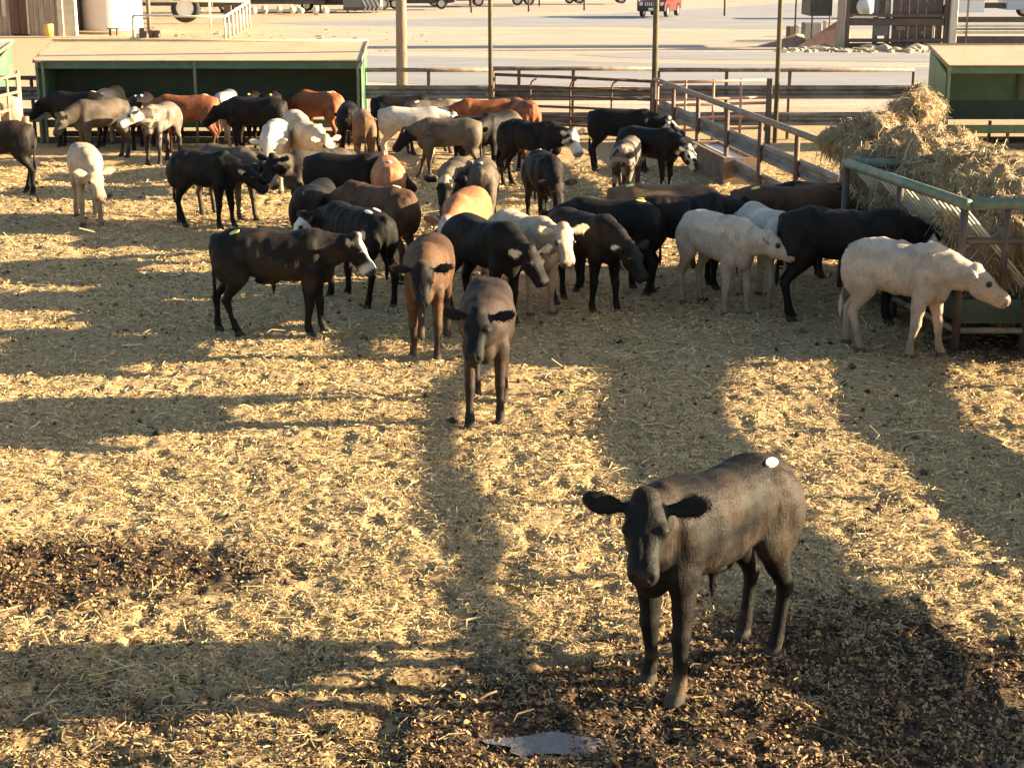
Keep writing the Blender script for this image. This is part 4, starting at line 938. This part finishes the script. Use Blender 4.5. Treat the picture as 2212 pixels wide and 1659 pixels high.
def trailer(px, py, ln, ht, rz, mat, label, z0=.55, nw=2, chev=False, wr=.42, panels=0, wpos=None):
    t = thing("trailer", label, "trailer", P(px, py), rz)
    MB().box(-ln/2, ln/2, -1.2, 1.2, z0, z0+.22).build("deck", darks(), t)
    if ht:
        n = max(1, round(ln/1.2))
        for i in range(n): MB().box(-ln/2+ln*i/n+.01, -ln/2+ln*(i+1)/n-.01, -1.22, 1.18, z0+.22, z0+ht).build("side_panel", mat, t)
    for i in range(nw):
        x = (wpos if wpos is not None else ln*.15)+i*(wr*2.2)
        for y in (-1.15, 1.15): wheel(t, x, y, wr, .25)
    for x in (-ln/2+.3, ln/2-.3): MB().box(x-.06, x+.06, -1.1, -1.0, -.05, z0).build("prop_leg", darks(), t)
    if chev:
        wm = M("chevron_stripe", (.6, .57, .5), None, 3, .5)
        for i in range(4):
            x = -.1+i*.30+ln*.05; z_ = z0-.3
            for a, b in (((x, z_+.0), (x+.3, z_+.55)), ((x+.3, z_+.55), (x, z_+1.1))):
                MB().bar((a[0], -1.235, a[1]), (b[0], -1.235, b[1]), .03, .12, up=(-1, 0, 0)).build("chevron_stripe", wm, t)
    return t
gy = M("grey_trailer_skin", (.16, .165, .17), (.12, .12, .125), 2, .6)
tr = trailer(785, 26, 2.6, 2.2, 0, gy, "grey trailer with white chevron stripes beside the dark red pickup", z0=.12, nw=0, chev=True)
trailer(345, 38, 5.2, 0, 0, darks(), "low dark flatbed trailer behind the cream corral", z0=.75, nw=0)
trailer(590, 26, 7.5, 2.2, 0, M("dark_green_skin", (.05, .065, .05), (.03, .035, .03), 2, .7), "long dark stock trailer at the top edge, right of the corral", z0=.55, nw=2, wr=.4, wpos=-3.2)
trailer(1090, 12, 6.0, 1.6, 0, darks(), "long low dark trailer in the far row right of the first tall post", z0=.5, nw=2, wpos=1.0)
trailer(820, 20, 3.2, 1.7, R(10), gy, "pale grey trailer nose between the chevrons and the power pole", z0=.6, nw=1, wr=.4, wpos=.2)
# gooseneck with white wheel
p = P(402, 50); t = thing("farm_implement", "farm implement with cream frame and one big white wheel behind the corral", "implement", p)
wheel(t, 0, 0, .85, .4, .62, rim=white())
for a, b in (((-.9, .2, 2.4), (.8, .2, .3)), ((-.5, .3, 2.3), (1.1, .3, .5))): MB().tube([a, b], .07, 8).build("frame_bar", cream(), t, True)
MB().box(-.5, 1.6, .2, 1.3, .9, 1.5).build("hopper", darks(), t, bevel=.05); MB().box(2.3, 2.7, 0, .4, 0, 1.0).build("stand", brownst(), t)
MB().box(1.0, 3.3, .4, .7, .9, 1.8).build("side_frame", darks(), t); MB().box(-.4, .8, -.1, .2, 1.55, 1.85).build("cover", cream(), t, bevel=.03)
# pale round bales / feed sacks under the far trailer
ords = ["first", "second", "third", "fourth", "fifth", "sixth", "seventh"]
for i in range(7):
    px = 560+i*25+rng.uniform(-8, 8); p = P(px, 27+rng.uniform(-2, 2)); p.y -= 2.4; sx = rng.uniform(.18, .34)
    MBx = MB().sphere((0, 0, .2), (sx, .25, rng.uniform(.16, .3)), 12, 8).sphere((sx*.5, 0, .38), (sx*.4, .15, .12), 8, 6)
    plain("feed_sack", MBx, cream(), ords[i]+" pale sack from the left in the row under the far dark trailer", "sack", p, rng.uniform(0, 3), True, group="pale sacks under the far trailer")

# fence posts by the far row
for i, (px, py) in enumerate(((1018, 26), (1142, 24), (1262, 21), (1378, 20), (1565, 33))):
    p = P(px, py); plain("fence_post", MB().tube([(0, 0, -.1), (0, 0, 2.2)], .07, 8), brownst(), ["short rusty post under the far row, farthest left, near the maroon truck", "short rusty post in the far verge just right of the first tall steel post", "short rusty post in the far verge midway to the red car", "short rusty post just left of the red car", "dark post standing alone right of the red car"][i], "post", p, smooth=True)
# stones and dirt lumps on the yard
mbs = MB()
for i in range(170):
    px = 380+rng.random()**2.2*560; py = rng.uniform(62, 118); p = P(px, py); r0 = rng.lognormal(math.log(.05), .5)
    mbs.sphere((p.x, p.y, -.075), (r0*rng.uniform(1, 2.4), r0, r0*.6), 6, 4)
o = mbs.build("yard_clods", M("yard_dirt", (.36, .25, .16), (.28, .19, .12), 5, .9)); tag(o, "dirt clods strewn over the pale yard", "dirt", kind="stuff")

# ---- loading dock and rails at top right
def dock():
    b = P(1815, 103); mpp = b.y/3500*1.0
    X = lambda px: P(px, 103).x-b.x
    Zp = lambda py: Zat(b, py)
    t = thing("loading_dock", "dark brown cattle loading dock with heavy rails at the top right", "loading dock", b)
    MB().box(X(1806), X(1822), -.15, .1, -.1, 5).build("post", M("pale_wood", (.33, .29, .23), (.24, .2, .16), 4, .8, stretch=(5, 5, .4)), t, bevel=.02)
    MB().box(X(1822), X(1832), -.1, .1, -.1, 5).build("post", brownst(), t)
    MB().box(X(2046), X(2061), -.3, .05, -.1, 5).build("post", M("whitewashed_wood", (.62, .58, .50), (.5, .46, .4), 4, .7, stretch=(5, 5, .4)), t, bevel=.02)
    MB().box(X(2036), X(2046), -.1, .1, -.1, 5).build("post", brownst(), t)
    for y0, y1, d in ((31, 38, 0), (41, 56, .05), (84, 92, -.02), (94, 103, .06)):
        MB().box(X(1832), X(2036), -.08+d, .06+d, Zp(y1), Zp(y0)).build("plank", brownst(), t, bevel=.01)
    MB().box(X(1838), X(1890), -.14, -.085, Zp(37.5), Zp(35)).build("white_strip", cream(), t)
    for a, b_ in ((1886, 1896), (1912, 1922)): MB().box(X(a), X(b_), .2, .35, 0, Zp(0)).build("ladder_rail", gy, t)
    n = 6
    for i in range(n): 
        a = 1925+i*(2034-1925)/n; MB().box(X(a+.5), X(a+(2034-1925)/n-.5), .14, .2+(i % 2)*.01, 0, 4.6).build("gate_panel", brownst(), t)
    MB().sphere((X(1874), .8, Zp(16)), (.42, .4, .42), 16, 10).build("white_tank", white(), t, True)
    for px, py, w_, h_ in ((1944, 62, .22, .18), (2015, 70, .06, .55), (1990, 72, .1, .14), (1902, 66, .3, .5)):
        z = Zp(py); x = X(px); MB().box(x-w_, x+w_, .08, .13, z-h_/2, z+h_/2).build("fitting", cream() if px == 2015 else gy, t, bevel=.01)
    MB().box(X(1757), X(1806), 1.2, 3.5, Zp(38), 5).build("chute_box", darks(), t, bevel=.02)
    MB().box(X(1832), X(1925), 1.5, 1.7, Zp(38), 5).build("upper_screen", darks(), t)
    # rails to the right
    for py, th, mt in ((0, 3, pink()), (43, 12, brownst()), (57, 5, cream()), (64, 4, rustl()), (71, 6, cream()), (88, 18, brownst())):
        MB().box(X(2061), X(2420), -.06, .02, Zp(py+th/2), Zp(py-th/2)).build("rail", mt, t, bevel=.01)
    for px in (2084, 2215, 2300): MB().box(X(px-2), X(px+2), -.1, -.065, -.1, 5).build("post", rustl(), t)
dock()
p = P(2146, 44); p.y += 3
t = thing("white_truck", "white truck body seen through the rails at the top right corner", "truck", p, R(0))
MB().box(-2.6, .25, 0, 2.4, .35, 3.2).build("cargo_box", white(), t, bevel=.04)
MB().extrude([(1.7, .5), (1.7, 2.6), (2.7, 2.6), (3.3, 1.6), (4.3, 1.4), (4.4, .5)], .1, 2.2).build("cab", M("pale_blue_paint", (.42, .47, .53), (.38, .42, .48), 1, .35), t, bevel=.05)
MB().add([(1.95, .09, 1.6), (3.0, .09, 1.6), (2.6, .09, 2.4), (1.95, .09, 2.4)], [(0, 1, 2, 3)]).build("window", glass(), t)
for x in (-2.0, 3.4): wheel(t, x, .15, .5, .3); wheel(t, x, 2.1, .5, .3)
MB().box(-3.2, 4.2, .3, 2.1, .6, .9).build("chassis", darks(), t)
# rubble and broken slabs left of the dock
pinkc = M("pink_concrete", (.36, .22, .18), (.28, .17, .13), 3, .85)
for px, py, w_, h_, mt, lb in ((1690, 97, 1.1, .5, pinkc, "pinkish dirt mound at the left end of the dock rubble"), (1775, 98, 1.3, 1.1, pinkc, "tall pinkish broken ramp beside the dock post")):
    p = P(px, py); plain("rubble_mound", MB().add([(-w_, -.6, -.1), (w_, -.6, -.1), (w_, .6, -.1), (-w_, .6, -.1), (w_*.5, -.2, h_), (w_*.9, .2, h_*.9)], [(0, 3, 2, 1), (0, 1, 4), (1, 2, 5, 4), (2, 3, 5), (0, 4, 5, 3)]), mt, lb, "rubble", p)
for px, py, w_, h_, mt, lb in ((1712, 84, .28, .42, brownst(), "dark square block at the dock rubble"), (1724, 86, .12, .48, cream(), "narrow cream block next to the dark square one"), (1752, 88, .45, .6, gy, "grey upright slab in the middle of the rubble"), (1795, 76, .4, .5, M("pale_slab", (.55, .45, .38), None, 3, .8), "pale slab leaning by the dock post")):
    p = P(px, py); plain("concrete_block", MB().box(-w_, w_, -.25, .25, -.05, h_*1.4), mt, lb, "concrete block", p, R(8), bevel=.04)
for px, lb in ((1716, "thin stake above the dark square rubble block"), (1752, "thin stake above the grey slab"), (1790, "thin stake nearest the dock post")):
    p = P(px, 92); plain("stake", MB().tube([(0, 0, -.1), (0, 0, 4.5)], .04, 8), brownst(), lb, "stake", p)
mbs = MB()
for i in range(420):
    px = rng.uniform(1680, 2230); py = rng.normal(106, 2.6); p = P(px, py); r0 = rng.lognormal(math.log(.09), .5)
    mbs.sphere((p.x, p.y, -.06), (r0*rng.uniform(1, 2), r0, r0*rng.uniform(.4, 1)), 5, 3)
o = mbs.build("rubble_line", M("rubble", (.42, .36, .27), (.2, .16, .12), 1.5, .9)); tag(o, "line of rubble and earth along the foot of the loading dock", "rubble", kind="stuff")


# ---- worn grey paved strips crossing the pale yard
asph = M("worn_asphalt", (.285, .285, .30), (.24, .235, .24), .35, .85, c3=(.36, .32, .28), stretch=(.5, 1.5, 1), bs=.15)
def strip(name, pts, z):
    q = [P(*p) for p in pts]; mb = MB(); mb.add([(p.x, p.y, z) for p in q], [tuple(range(len(q)))])
    o = mb.build(name, asph, fix=False)
    if o.data.polygons[0].normal.z < 0: o.data.flip_normals()
    tag(o, kind="structure")
strip("road", [(640, 112), (800, 117), (1100, 122), (1260, 129), (1420, 133), (1700, 137), (1965, 141), (2300, 146), (2700, 150), (2700, 192), (2212, 186), (1400, 182), (900, 178), (560, 160), (500, 140)], -.067)
strip("road", [(1240, 116), (1420, 109), (1700, 110), (1965, 113), (2300, 118), (2700, 122), (2700, 141), (2300, 136), (1965, 131), (1560, 126), (1350, 122)], -.066)
strip("road", [(560, 48), (700, 44), (900, 40), (1220, 32), (1400, 24), (1560, 15), (1700, 6), (2400, 2), (2400, 64), (1700, 61), (1380, 57), (900, 54), (700, 53)], -.067)
